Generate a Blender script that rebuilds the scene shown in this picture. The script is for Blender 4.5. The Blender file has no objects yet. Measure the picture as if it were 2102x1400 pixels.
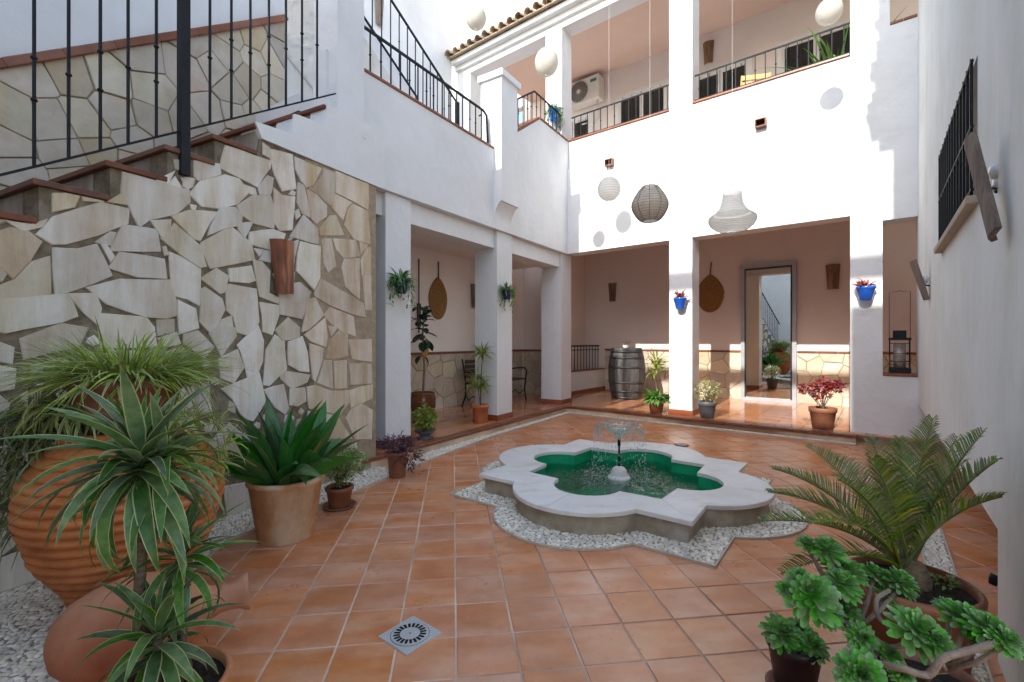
import bpy, bmesh, math, random
from mathutils import Vector, Matrix, noise
random.seed(7)
R = math.radians
PI = math.pi
SC = bpy.context.scene
COL = SC.collection

# ------------------------------------------------------------------ camera, light, exposure
H = 1.27
FPX = 955.0
cam = bpy.data.cameras.new('camera')
co = bpy.data.objects.new('camera', cam); COL.objects.link(co)
co.location = (0, 0, H); co.rotation_euler = (R(90), 0, 0)
cam.sensor_width = 36; cam.lens = FPX / 2102 * 36
cam.clip_start = 0.02; cam.clip_end = 300
SC.camera = co

SUN_AZ = R(35.7)          # light travels towards (sin, cos) of this, seen from above
SUN_EL = math.atan(0.6)
W = bpy.data.worlds.new("World"); SC.world = W; W.use_nodes = True
nt = W.node_tree
bg = nt.nodes['Background']
sky = nt.nodes.new('ShaderNodeTexSky'); sky.sky_type = 'NISHITA'; sky.sun_disc = False
sky.sun_elevation = SUN_EL; sky.sun_rotation = SUN_AZ + PI
sky.air_density = 1.0; sky.dust_density = 1.1; sky.ozone_density = 0.0
nt.links.new(sky.outputs[0], bg.inputs[0]); bg.inputs[1].default_value = 0.15
sl = bpy.data.lights.new('sun', 'SUN'); sl.energy = 2.0; sl.angle = R(0.55); sl.color = (1, 0.95, 0.87)
so = bpy.data.objects.new('sun', sl); COL.objects.link(so)
so.location = (-5, -8, 12)
dv = Vector((math.sin(SUN_AZ) * math.cos(SUN_EL), math.cos(SUN_AZ) * math.cos(SUN_EL), -math.sin(SUN_EL)))
so.rotation_euler = dv.to_track_quat('-Z', 'Y').to_euler()
SC.view_settings.view_transform = 'Standard'; SC.view_settings.look = 'None'
SC.view_settings.gamma = 1; SC.view_settings.use_curve_mapping = False
SC.view_settings.exposure = 1.78
SC.render.engine = 'CYCLES'
cy = SC.cycles
cy.max_bounces = 10; cy.diffuse_bounces = 6; cy.glossy_bounces = 4; cy.transmission_bounces = 6
cy.transparent_max_bounces = 12
cy.caustics_reflective = False; cy.caustics_refractive = False
cy.sample_clamp_indirect = 6
cy.use_denoising = True

# ------------------------------------------------------------------ frames
K = Vector((1.02, 8.55, 0))          # inner corner of the two upper walls
AS = Vector((-2.56, 2.319, 0))       # foot of the stone wall
ZL, ZB, ZS = R(-32.9), R(-38.2), R(-27.07)
ML = Matrix.Translation(K) @ Matrix.Rotation(ZL, 4, 'Z')
MBk = Matrix.Translation(K) @ Matrix.Rotation(ZB, 4, 'Z')
MS = Matrix.Translation(AS) @ Matrix.Rotation(ZS, 4, 'Z')
I4 = Matrix.Identity(4)

def ray(px, py):
    return Vector(((px - 1051) / FPX, 1.0, (700 - py) / FPX))
def at(px, py, Y):
    d = ray(px, py); return Vector((d.x * Y, Y, H + d.z * Y))
def on_plane(px, py, M, x=None, y=None):
    """point of a sight line on a vertical plane of frame M; returns local coords"""
    Mi = M.inverted(); o = Mi @ Vector((0, 0, H)); d = Mi.to_3x3() @ ray(px, py)
    t = (x - o.x) / d.x if x is not None else (y - o.y) / d.y
    return o + d * t

# ------------------------------------------------------------------ materials
MATS = {}
def N(nt, t, **k):
    n = nt.nodes.new(t)
    for a, b in k.items(): setattr(n, a, b)
    return n
def mat(name, c1, c2=None, scale=4, rough=.6, bump=0., bscale=30, rnd=0., stretch=(1, 1, 1), metallic=0, coat=0, spec=.5,
        c3=None, c3scale=1.2, c3pos=(.55, .7), huevar=0., detail=5, transl=0., dist=.01, trans=0, ior=1.45, alpha=1, grime=0., gscale=2.2, gcol=(.55, .5, .45)):
    m = bpy.data.materials.new(name); m.use_nodes = True; nt = m.node_tree; L = nt.links
    b = nt.nodes['Principled BSDF']
    tc = N(nt, 'ShaderNodeTexCoord'); oi = N(nt, 'ShaderNodeObjectInfo'); ge = N(nt, 'ShaderNodeNewGeometry')
    add = N(nt, 'ShaderNodeMath', operation='ADD'); L.new(oi.outputs['Random'], add.inputs[0]); L.new(ge.outputs['Random Per Island'], add.inputs[1])
    fr = N(nt, 'ShaderNodeMath', operation='FRACT'); L.new(add.outputs[0], fr.inputs[0])
    off = N(nt, 'ShaderNodeVectorMath', operation='SCALE'); 
    cmb = N(nt, 'ShaderNodeCombineXYZ'); L.new(fr.outputs[0], cmb.inputs[0]); L.new(oi.outputs['Random'], cmb.inputs[1]); L.new(fr.outputs[0], cmb.inputs[2])
    L.new(cmb.outputs[0], off.inputs[0]); off.inputs['Scale'].default_value = 37 if rnd or huevar else 0
    mp = N(nt, 'ShaderNodeMapping'); mp.inputs['Scale'].default_value = stretch; L.new(tc.outputs['Object'], mp.inputs[0])
    va = N(nt, 'ShaderNodeVectorMath', operation='ADD'); L.new(mp.outputs[0], va.inputs[0]); L.new(off.outputs[0], va.inputs[1])
    vec = va.outputs[0]
    col = None
    c2 = c2 or tuple(x * .85 for x in c1)
    nz = N(nt, 'ShaderNodeTexNoise'); nz.inputs['Scale'].default_value = scale; nz.inputs['Detail'].default_value = detail; nz.inputs['Roughness'].default_value = .6
    L.new(vec, nz.inputs['Vector'])
    rp = N(nt, 'ShaderNodeValToRGB'); rp.color_ramp.elements[0].position = .32; rp.color_ramp.elements[1].position = .68
    rp.color_ramp.elements[0].color = (*c2, 1); rp.color_ramp.elements[1].color = (*c1, 1)
    L.new(nz.outputs[0], rp.inputs[0]); col = rp.outputs[0]
    if c3:
        n3 = N(nt, 'ShaderNodeTexNoise'); n3.inputs['Scale'].default_value = c3scale; n3.inputs['Detail'].default_value = 4; L.new(vec, n3.inputs['Vector'])
        r3 = N(nt, 'ShaderNodeMapRange'); r3.inputs[1].default_value = c3pos[0]; r3.inputs[2].default_value = c3pos[1]; L.new(n3.outputs[0], r3.inputs[0])
        mx = N(nt, 'ShaderNodeMix', data_type='RGBA'); L.new(r3.outputs[0], mx.inputs[0]); L.new(col, mx.inputs[6]); mx.inputs[7].default_value = (*c3, 1); col = mx.outputs[2]
    if rnd or huevar:
        hs = N(nt, 'ShaderNodeHueSaturation')
        v = N(nt, 'ShaderNodeMapRange'); v.inputs[3].default_value = 1 - rnd; v.inputs[4].default_value = 1 + rnd; L.new(fr.outputs[0], v.inputs[0]); L.new(v.outputs[0], hs.inputs['Value'])
        h2 = N(nt, 'ShaderNodeMath', operation='MULTIPLY'); h2.inputs[1].default_value = 7.31; L.new(fr.outputs[0], h2.inputs[0])
        h3 = N(nt, 'ShaderNodeMath', operation='FRACT'); L.new(h2.outputs[0], h3.inputs[0])
        h = N(nt, 'ShaderNodeMapRange'); h.inputs[3].default_value = .5 - huevar; h.inputs[4].default_value = .5 + huevar; L.new(h3.outputs[0], h.inputs[0]); L.new(h.outputs[0], hs.inputs['Hue'])
        s = N(nt, 'ShaderNodeMapRange'); s.inputs[3].default_value = 1 - rnd; s.inputs[4].default_value = 1 + rnd * .6; L.new(h3.outputs[0], s.inputs[0]); L.new(s.outputs[0], hs.inputs['Saturation'])
        L.new(col, hs.inputs['Color']); col = hs.outputs[0]
    grn = None
    if grime:
        gp = N(nt, 'ShaderNodeTexNoise'); gp.inputs['Scale'].default_value = gscale; gp.inputs['Detail'].default_value = 8; gp.inputs['Roughness'].default_value = .68; L.new(ge.outputs['Position'], gp.inputs['Vector'])
        gr = N(nt, 'ShaderNodeMapRange'); gr.inputs[1].default_value = .46; gr.inputs[2].default_value = .72; gr.inputs[4].default_value = grime; L.new(gp.outputs[0], gr.inputs[0])
        gm = N(nt, 'ShaderNodeMix', data_type='RGBA', blend_type='MULTIPLY'); L.new(gr.outputs[0], gm.inputs[0]); L.new(col, gm.inputs[6]); gm.inputs[7].default_value = (*gcol, 1); col = gm.outputs[2]; grn = gp
    L.new(col, b.inputs['Base Color'])
    rr = N(nt, 'ShaderNodeMapRange'); rr.inputs[3].default_value = max(0, rough - .08); rr.inputs[4].default_value = min(1, rough + .1 + (.12 if grn else 0)); L.new((grn or nz).outputs[0], rr.inputs[0]); L.new(rr.outputs[0], b.inputs['Roughness'])
    b.inputs['Metallic'].default_value = metallic; b.inputs['Coat Weight'].default_value = coat; b.inputs['Coat Roughness'].default_value = .15
    b.inputs['Specular IOR Level'].default_value = spec; b.inputs['IOR'].default_value = ior
    b.inputs['Transmission Weight'].default_value = trans
    if bump:
        bn = N(nt, 'ShaderNodeTexNoise'); bn.inputs['Scale'].default_value = bscale; bn.inputs['Detail'].default_value = 6; L.new(vec, bn.inputs['Vector'])
        bp = N(nt, 'ShaderNodeBump'); bp.inputs['Strength'].default_value = bump; bp.inputs['Distance'].default_value = dist
        L.new(bn.outputs[0], bp.inputs['Height']); L.new(bp.outputs[0], b.inputs['Normal'])
    if transl:
        tr = N(nt, 'ShaderNodeBsdfTranslucent'); L.new(col, tr.inputs[0])
        ms = N(nt, 'ShaderNodeMixShader'); ms.inputs[0].default_value = transl
        L.new(b.outputs[0], ms.inputs[1]); L.new(tr.outputs[0], ms.inputs[2]); L.new(ms.outputs[0], nt.nodes['Material Output'].inputs[0])
    if alpha < 1: b.inputs['Alpha'].default_value = alpha
    return m

def striped_leaf(name, green, green2, edge, e0=.34, rough=.38, mid=None, transl=.2, rnd=.15, tipc=None):
    """leaf with pale margins; UV x runs across, y along the blade"""
    m = mat(name, green, green2, scale=9, rough=rough, rnd=rnd, huevar=.01, transl=transl)
    nt = m.node_tree; L = nt.links; b = nt.nodes['Principled BSDF']
    src = b.inputs['Base Color'].links[0].from_socket
    uv = N(nt, 'ShaderNodeUVMap'); uv.uv_map = 'UVMap'
    sp = N(nt, 'ShaderNodeSeparateXYZ'); L.new(uv.outputs[0], sp.inputs[0])
    a = N(nt, 'ShaderNodeMath', operation='SUBTRACT'); L.new(sp.outputs[0], a.inputs[0]); a.inputs[1].default_value = .5
    ab = N(nt, 'ShaderNodeMath', operation='ABSOLUTE'); L.new(a.outputs[0], ab.inputs[0])
    mr = N(nt, 'ShaderNodeMapRange'); mr.inputs[1].default_value = e0; mr.inputs[2].default_value = e0 + .05; L.new(ab.outputs[0], mr.inputs[0])
    mx = N(nt, 'ShaderNodeMix', data_type='RGBA'); L.new(mr.outputs[0], mx.inputs[0]); L.new(src, mx.inputs[6]); mx.inputs[7].default_value = (*edge, 1)
    col = mx.outputs[2]
    if mid:
        mr2 = N(nt, 'ShaderNodeMapRange'); mr2.inputs[1].default_value = .035; mr2.inputs[2].default_value = .0; L.new(ab.outputs[0], mr2.inputs[0])
        mx2 = N(nt, 'ShaderNodeMix', data_type='RGBA'); L.new(mr2.outputs[0], mx2.inputs[0]); L.new(col, mx2.inputs[6]); mx2.inputs[7].default_value = (*mid, 1); col = mx2.outputs[2]
    if tipc:
        mr3 = N(nt, 'ShaderNodeMapRange'); mr3.inputs[1].default_value = .93; mr3.inputs[2].default_value = 1.; L.new(sp.outputs[1], mr3.inputs[0])
        mx3 = N(nt, 'ShaderNodeMix', data_type='RGBA'); L.new(mr3.outputs[0], mx3.inputs[0]); L.new(col, mx3.inputs[6]); mx3.inputs[7].default_value = (*tipc, 1); col = mx3.outputs[2]
    L.new(col, b.inputs['Base Color'])
    for n in nt.nodes:
        if n.type == 'BSDF_TRANSLUCENT': L.new(col, n.inputs[0])
    return m

PLASTER = mat('white_plaster', (.72, .73, .735), (.685, .695, .70), scale=1.3, rough=.9, bump=.55, bscale=4, c3=(.64, .645, .645), c3scale=.7, c3pos=(.5, .75), spec=.2, dist=.035, grime=.5, gscale=1.1, gcol=(.86, .85, .82))
PLASTER_R = mat('rough_white_plaster', (.82, .835, .80), (.75, .765, .73), scale=1.1, rough=.92, bump=.9, bscale=4, c3=(.64, .65, .60), c3scale=.9, c3pos=(.5, .8), spec=.2, stretch=(1, 1, .35), dist=.03, grime=.6, gscale=1.3, gcol=(.78, .77, .70))
PLASTER_G = mat('brightened_plaster', (.86, .83, .81), (.82, .79, .77), scale=1.2, rough=.9, bump=.2, bscale=9, spec=.2)  # same white plaster, base colour raised to lift the dim left gallery
PLASTER_W = mat('bounce_warmed_plaster', (.74, .68, .65), (.69, .63, .60), scale=1.2, rough=.9, bump=.2, bscale=9, spec=.2)  # same white paint; warm light bounced off the clay floor put into the colour
CEIL = mat('bounce_tinted_ceiling', (.66, .51, .44), (.62, .47, .40), scale=1.2, rough=.9, spec=.2)  # pink-brown is floor bounce mixed into the ceiling colour
STONE = mat('cream_flagstone', (.62, .55, .45), (.47, .40, .30), scale=5, rough=.85, bump=.9, bscale=14, rnd=.13, huevar=.01, stretch=(1, 2.2, .3), c3=(.66, .63, .57), c3scale=3, c3pos=(.42, .6), spec=.2, dist=.012, grime=.6, gscale=4, gcol=(.72, .62, .48))
STONE_T = mat('tan_flagstone', (.58, .46, .33), (.45, .35, .23), scale=5, rough=.85, bump=.9, bscale=14, rnd=.13, huevar=.01, stretch=(1, 2.2, .3), c3=(.63, .56, .46), c3scale=3, c3pos=(.42, .6), spec=.2, dist=.012, grime=.6, gscale=4, gcol=(.72, .62, .48))
STONE_D = mat('dado_flagstone', (.62, .56, .46), (.50, .44, .34), scale=4, rough=.85, bump=.8, bscale=14, rnd=.17, huevar=.012, c3=(.58, .46, .32), c3scale=2, c3pos=(.5, .7), spec=.25, dist=.01, grime=.6, gscale=4, gcol=(.78, .7, .58))
MORTAR = mat('dark_wall_mortar', (.24, .195, .14), (.13, .105, .07), scale=16, rough=.95, bump=1, bscale=50, c3=(.28, .24, .18), c3scale=4, spec=.1)
MORTAR_L = mat('tan_wall_mortar', (.40, .32, .23), (.28, .22, .15), scale=16, rough=.95, bump=1, bscale=50, spec=.1)
TILE = mat('terracotta_floor_tile', (.61, .238, .095), (.53, .188, .068), scale=5, rough=.24, bump=.3, bscale=12, rnd=.07, huevar=.001, stretch=(1, 2.2, 1), c3=(.64, .33, .19), c3scale=3, c3pos=(.42, .66), spec=.65, dist=.004, grime=.8, gscale=3.2, gcol=(.72, .60, .52))
TILE_G = mat('glossy_walkway_tile', (.62, .27, .13), (.52, .20, .09), scale=4, rough=.13, bump=.05, bscale=10, rnd=.12, huevar=.006, c3=(.55, .26, .14), c3scale=2, spec=.6, coat=.3, dist=.003)
GROUT = mat('floor_grout', (.80, .62, .48), (.56, .40, .28), scale=3, rough=.9, bump=.4, bscale=60, c3=(.26, .16, .10), c3scale=.5, c3pos=(.46, .6))
EDGE = mat('brown_clay_edging', (.25, .085, .038), (.17, .055, .025), scale=8, rough=.35, rnd=.12, spec=.5, bump=.1)
NOSE = mat('dark_clay_tread', (.19, .065, .032), (.11, .04, .022), scale=8, rough=.5, rnd=.12, bump=.15)
RISER = mat('grey_stone_riser', (.38, .32, .26), (.18, .15, .12), scale=9, rough=.8, stretch=(1, 1, .12), bump=.4)
SKIRT = mat('red_clay_skirting', (.30, .09, .04), (.22, .06, .03), scale=8, rough=.3, rnd=.1)
IRON = mat('black_wrought_iron', (.016, .019, .022), (.010, .012, .014), scale=20, rough=.6, metallic=0, bump=.1, bscale=80, spec=.25)
GREYFR = mat('grey_metal_frame', (.42, .44, .47), rough=.4, metallic=.3)
DARKFR = mat('dark_metal_frame', (.03, .025, .03), rough=.4)
WOODL = mat('weathered_lamp_wood', (.26, .155, .095), (.11, .06, .035), scale=8, rough=.75, stretch=(3, 3, .35), bump=.8, bscale=30, rnd=.2, c3=(.30, .21, .15), c3scale=4, dist=.006)
WOODR = mat('reddish_lamp_wood', (.30, .09, .035), (.09, .025, .012), scale=7, rough=.5, stretch=(3, 3, .5), bump=.6, bscale=30, c3=(.36, .17, .09), c3scale=3, dist=.005)
WOODG = mat('grey_weathered_board', (.27, .215, .165), (.13, .10, .078), scale=8, rough=.85, stretch=(4, 4, .3), bump=1, bscale=30, dist=.008)
BARREL = mat('dark_stained_barrel_oak', (.105, .10, .098), (.04, .04, .043), scale=7, rough=.5, stretch=(4, 4, .3), bump=.5, bscale=25, rnd=.2)
HOOP = mat('barrel_hoop_steel', (.10, .11, .12), (.05, .055, .06), scale=10, rough=.38, metallic=.6, bump=.2)
TERRA = mat('orange_terracotta', (.50, .185, .075), (.38, .125, .05), scale=5, rough=.75, bump=.3, bscale=40, c3=(.55, .28, .15), c3scale=3, c3pos=(.5, .75), rnd=.04)
TERRA_J = mat('ribbed_jar_clay', (.58, .205, .058), (.40, .12, .03), scale=3, rough=.5, bump=.4, bscale=30, stretch=(1, 1, 4), c3=(.60, .30, .13), c3scale=2.5, c3pos=(.58, .85), grime=.9, gscale=6, gcol=(.55, .45, .38))
TERRA_B = mat('brown_clay_pot', (.27, .10, .05), (.18, .06, .03), scale=6, rough=.55, bump=.3, bscale=40, c3=(.30, .14, .08), c3scale=3, rnd=.1)
TERRA_P = mat('pale_terracotta', (.62, .36, .19), (.50, .26, .12), scale=4, rough=.88, bump=.4, bscale=40, c3=(.66, .53, .38), c3scale=4, c3pos=(.48, .68), stretch=(1, 1, .5), grime=.7, gscale=7, gcol=(.62, .58, .5))
GLAZE = mat('brown_glazed_pot', (.23, .09, .028), (.11, .04, .015), scale=6, rough=.22, bump=.1, bscale=20, coat=.3)
CLAYJ = mat('smooth_weathered_clay', (.55, .27, .155), (.44, .19, .10), scale=3, rough=.65, bump=.3, bscale=30, c3=(.36, .12, .055), c3scale=2.4, c3pos=(.42, .65), grime=.7, gscale=5, gcol=(.7, .6, .55))
BLUE = mat('blue_glazed_pot', (.015, .12, .55), (.01, .07, .38), scale=5, rough=.15, coat=.4)
DBLUE = mat('dark_blue_pot', (.012, .03, .12), (.008, .02, .07), scale=5, rough=.2, coat=.3)
GREYP = mat('grey_plastic_pot', (.10, .105, .12), (.07, .075, .09), rough=.5)
DARKP = mat('dark_maroon_pot', (.028, .012, .014), (.014, .007, .008), rough=.4)
SOIL = mat('potting_soil', (.045, .03, .018), (.015, .01, .006), scale=25, rough=1, bump=1, bscale=60, dist=.03)
MARBLE = mat('white_marble', (.74, .72, .69), (.67, .65, .61), scale=2.5, rough=.4, bump=.08, bscale=14, c3=(.58, .54, .49), c3scale=4, c3pos=(.56, .72), stretch=(1, 2.5, 1), rnd=.03, grime=.5, gscale=4, gcol=(.82, .78, .7))
BASE = mat('fountain_base_stone', (.42, .37, .28), (.30, .25, .175), scale=6, rough=.85, bump=.6, bscale=30, c3=(.46, .44, .38), c3scale=3, grime=.7, gscale=6)
POOL = mat('emerald_pool_render', (.010, .36, .165), (.006, .29, .13), scale=5, rough=.35, bump=.1, bscale=10)
PEB = mat('white_pebbles', (.84, .76, .63), (.68, .60, .47), scale=20, rough=.6, rnd=.2, huevar=.008, grime=.5, gscale=8)
PMORT = mat('pebble_bed_mortar', (.36, .32, .26), (.22, .19, .15), scale=30, rough=.9, bump=.5, bscale=60)
PEDGE = mat('pebble_bed_edge', (.52, .44, .36), (.45, .38, .3), scale=20, rough=.8)
RISERM = mat('mosaic_step_riser', (.24, .25, .22), (.07, .075, .06), scale=45, rough=.7, bump=.6, bscale=45, detail=2)
ROOFT = mat('sunbleached_roof_tile', (.52, .42, .31), (.36, .26, .17), scale=9, rough=.85, bump=.5, rnd=.2, c3=(.24, .16, .10), c3scale=5)
PAPER = mat('white_paper_lantern', (.78, .76, .70), (.72, .69, .62), scale=6, rough=.8, transl=.45, bump=.1)
WICK = mat('woven_lantern_reed', (.30, .24, .17), (.20, .15, .10), scale=30, rough=.8, transl=.3, bump=.2, bscale=60)
WICKF = mat('woven_lantern_netting', (.62, .55, .46), (.54, .47, .38), scale=30, rough=.8, alpha=.86)
LFAB = mat('pale_string_lantern', (.82, .79, .73), (.76, .72, .66), scale=30, rough=.8, alpha=.52)
LHOOP = mat('pale_lantern_hoops', (.70, .66, .58), (.62, .57, .50), scale=30, rough=.8, transl=.4)
ESP = mat('woven_esparto_straw', (.34, .185, .055), (.20, .10, .028), scale=40, rough=.8, bump=.8, bscale=90, rnd=.05)
ACW = mat('white_unit_casing', (.70, .68, .64), rough=.4)
GLASSD = mat('dark_window_pane', (.02, .025, .028), rough=.08, spec=.8)
SHUT = mat('window_shutter_dark', (.05, .055, .055), rough=.5)
PVC = mat('white_window_frame', (.74, .74, .74), rough=.35)
CURT = mat('pale_bulb_glass', (.75, .76, .76), rough=.1, coat=.5)
STRING = mat('white_hanging_string', (.7, .69, .66), rough=.8)
STAINL = mat('pale_metal_drain', (.56, .57, .56), (.48, .49, .48), scale=9, rough=.35, metallic=.35, bump=.1)
BLACK = mat('black_recess', (.008, .008, .008), rough=.9)
BENCHW = mat('dark_bench_wood', (.07, .05, .04), rough=.6, rnd=.2)
YWOOD = mat('yellow_pine_wood', (.60, .40, .16), rough=.6)
BARK = mat('brown_stem_bark', (.20, .15, .09), (.09, .065, .04), scale=30, rough=.9, bump=1, bscale=60, stretch=(1, 1, 3))
BARKP = mat('pale_branch_bark', (.34, .25, .18), (.20, .14, .10), scale=20, rough=.85, bump=.9, bscale=50)
L_DRAC = striped_leaf('variegated_dracaena_leaf', (.14, .27, .06), (.055, .14, .03), (.54, .56, .26), e0=.41, tipc=(.42, .24, .10), transl=.28, rnd=.4, rough=.34)
L_SPID = striped_leaf('striped_spider_leaf', (.30, .44, .055), (.13, .26, .03), (.62, .62, .22), e0=.30, transl=.3, rnd=.45, tipc=(.30, .20, .08))
L_ASP = mat('glossy_aspidistra_leaf', (.06, .23, .035), (.03, .12, .022), scale=6, rough=.3, rnd=.3, huevar=.015, transl=.25, stretch=(9, 1, 1), c3=(.34, .36, .04), c3scale=1.6, c3pos=(.6, .8))
L_CYC = mat('cycad_leaflet', (.17, .24, .035), (.08, .135, .022), scale=10, rough=.42, rnd=.4, huevar=.02, transl=.25, c3=(.42, .30, .06), c3scale=4, c3pos=(.54, .75))
L_AEO = mat('succulent_leaf', (.22, .46, .10), (.12, .31, .06), scale=6, rough=.38, rnd=.3, huevar=.02, transl=.2)
L_RUB = mat('dark_rubber_leaf', (.03, .08, .045), (.018, .05, .03), scale=6, rough=.25, rnd=.2, transl=.12)
L_GRN = mat('fresh_green_leaf', (.15, .33, .05), (.08, .21, .035), scale=8, rough=.45, rnd=.3, huevar=.02, transl=.3)
L_OLV = mat('small_olive_leaf', (.27, .40, .09), (.15, .26, .06), scale=8, rough=.5, rnd=.35, huevar=.02, transl=.35)
L_YEL = mat('yellow_green_leaf', (.33, .38, .05), (.18, .28, .04), scale=8, rough=.45, rnd=.25, huevar=.02, transl=.3)
L_CRM = mat('cream_variegated_leaf', (.42, .44, .22), (.28, .32, .12), scale=12, rough=.45, rnd=.3, huevar=.02, transl=.3)
L_PUR = mat('dark_purple_leaf', (.085, .03, .06), (.05, .018, .035), scale=8, rough=.4, rnd=.3, huevar=.02, transl=.15)
L_RED = mat('red_leaf', (.42, .045, .05), (.22, .03, .035), scale=8, rough=.45, rnd=.3, huevar=.02, transl=.25)
L_PNK = mat('pink_red_leaf', (.45, .10, .08), (.30, .06, .05), scale=8, rough=.45, rnd=.3, huevar=.02, transl=.25)

# water: thin tinted film, mostly clear, glossy at grazing angles
def water_mat(name, bumpd=.012, scale=14, tint=(.80, .95, .88), gl=1.0, strength=1.0):
    m = bpy.data.materials.new(name); m.use_nodes = True; nt = m.node_tree; nt.nodes.clear(); L = nt.links
    out = N(nt, 'ShaderNodeOutputMaterial'); tr = N(nt, 'ShaderNodeBsdfTransparent'); tr.inputs[0].default_value = (*tint, 1)
    g = N(nt, 'ShaderNodeBsdfGlossy'); g.inputs['Roughness'].default_value = .04
    f = N(nt, 'ShaderNodeFresnel'); f.inputs[0].default_value = 1.5
    tc = N(nt, 'ShaderNodeTexCoord'); nz = N(nt, 'ShaderNodeTexNoise'); nz.inputs['Scale'].default_value = scale; nz.inputs['Detail'].default_value = 4; L.new(tc.outputs['Object'], nz.inputs[0])
    bp = N(nt, 'ShaderNodeBump'); bp.inputs['Distance'].default_value = bumpd; bp.inputs['Strength'].default_value = strength; L.new(nz.outputs[0], bp.inputs['Height'])
    L.new(bp.outputs[0], g.inputs['Normal']); L.new(bp.outputs[0], f.inputs['Normal'])
    ml = N(nt, 'ShaderNodeMath', operation='MULTIPLY'); ml.inputs[1].default_value = gl; L.new(f.outputs[0], ml.inputs[0]); ml.use_clamp = True
    mx = N(nt, 'ShaderNodeMixShader'); L.new(ml.outputs[0], mx.inputs[0]); L.new(tr.outputs[0], mx.inputs[1]); L.new(g.outputs[0], mx.inputs[2]); L.new(mx.outputs[0], out.inputs[0])
    return m
WATER = water_mat('pool_water', .012, 16, gl=.75, tint=(.86, .98, .93))
JET = water_mat('falling_water', .03, 40, (.97, .98, .98), gl=1.4)
_n = JET.node_tree; _o = [x for x in _n.nodes if x.type == 'OUTPUT_MATERIAL'][0]; _p = _o.inputs[0].links[0].from_socket
_d = _n.nodes.new('ShaderNodeBsdfTranslucent'); _d.inputs[0].default_value = (.9, .93, .93, 1); _m = _n.nodes.new('ShaderNodeMixShader')
_z = _n.nodes.new('ShaderNodeTexNoise'); _z.inputs['Scale'].default_value = 38; _r = _n.nodes.new('ShaderNodeMapRange'); _r.inputs[1].default_value = .48; _r.inputs[2].default_value = .7; _r.inputs[3].default_value = .06; _r.inputs[4].default_value = .75
_n.links.new(_z.outputs[0], _r.inputs[0]); _n.links.new(_r.outputs[0], _m.inputs[0]); _n.links.new(_p, _m.inputs[1]); _n.links.new(_d.outputs[0], _m.inputs[2]); _n.links.new(_m.outputs[0], _o.inputs[0])
MIRR = bpy.data.materials.new('mirror_glass'); MIRR.use_nodes = True
_b = MIRR.node_tree.nodes['Principled BSDF']; _b.inputs['Base Color'].default_value = (.80, .86, .86, 1); _b.inputs['Metallic'].default_value = 1; _b.inputs['Roughness'].default_value = .015

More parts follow.
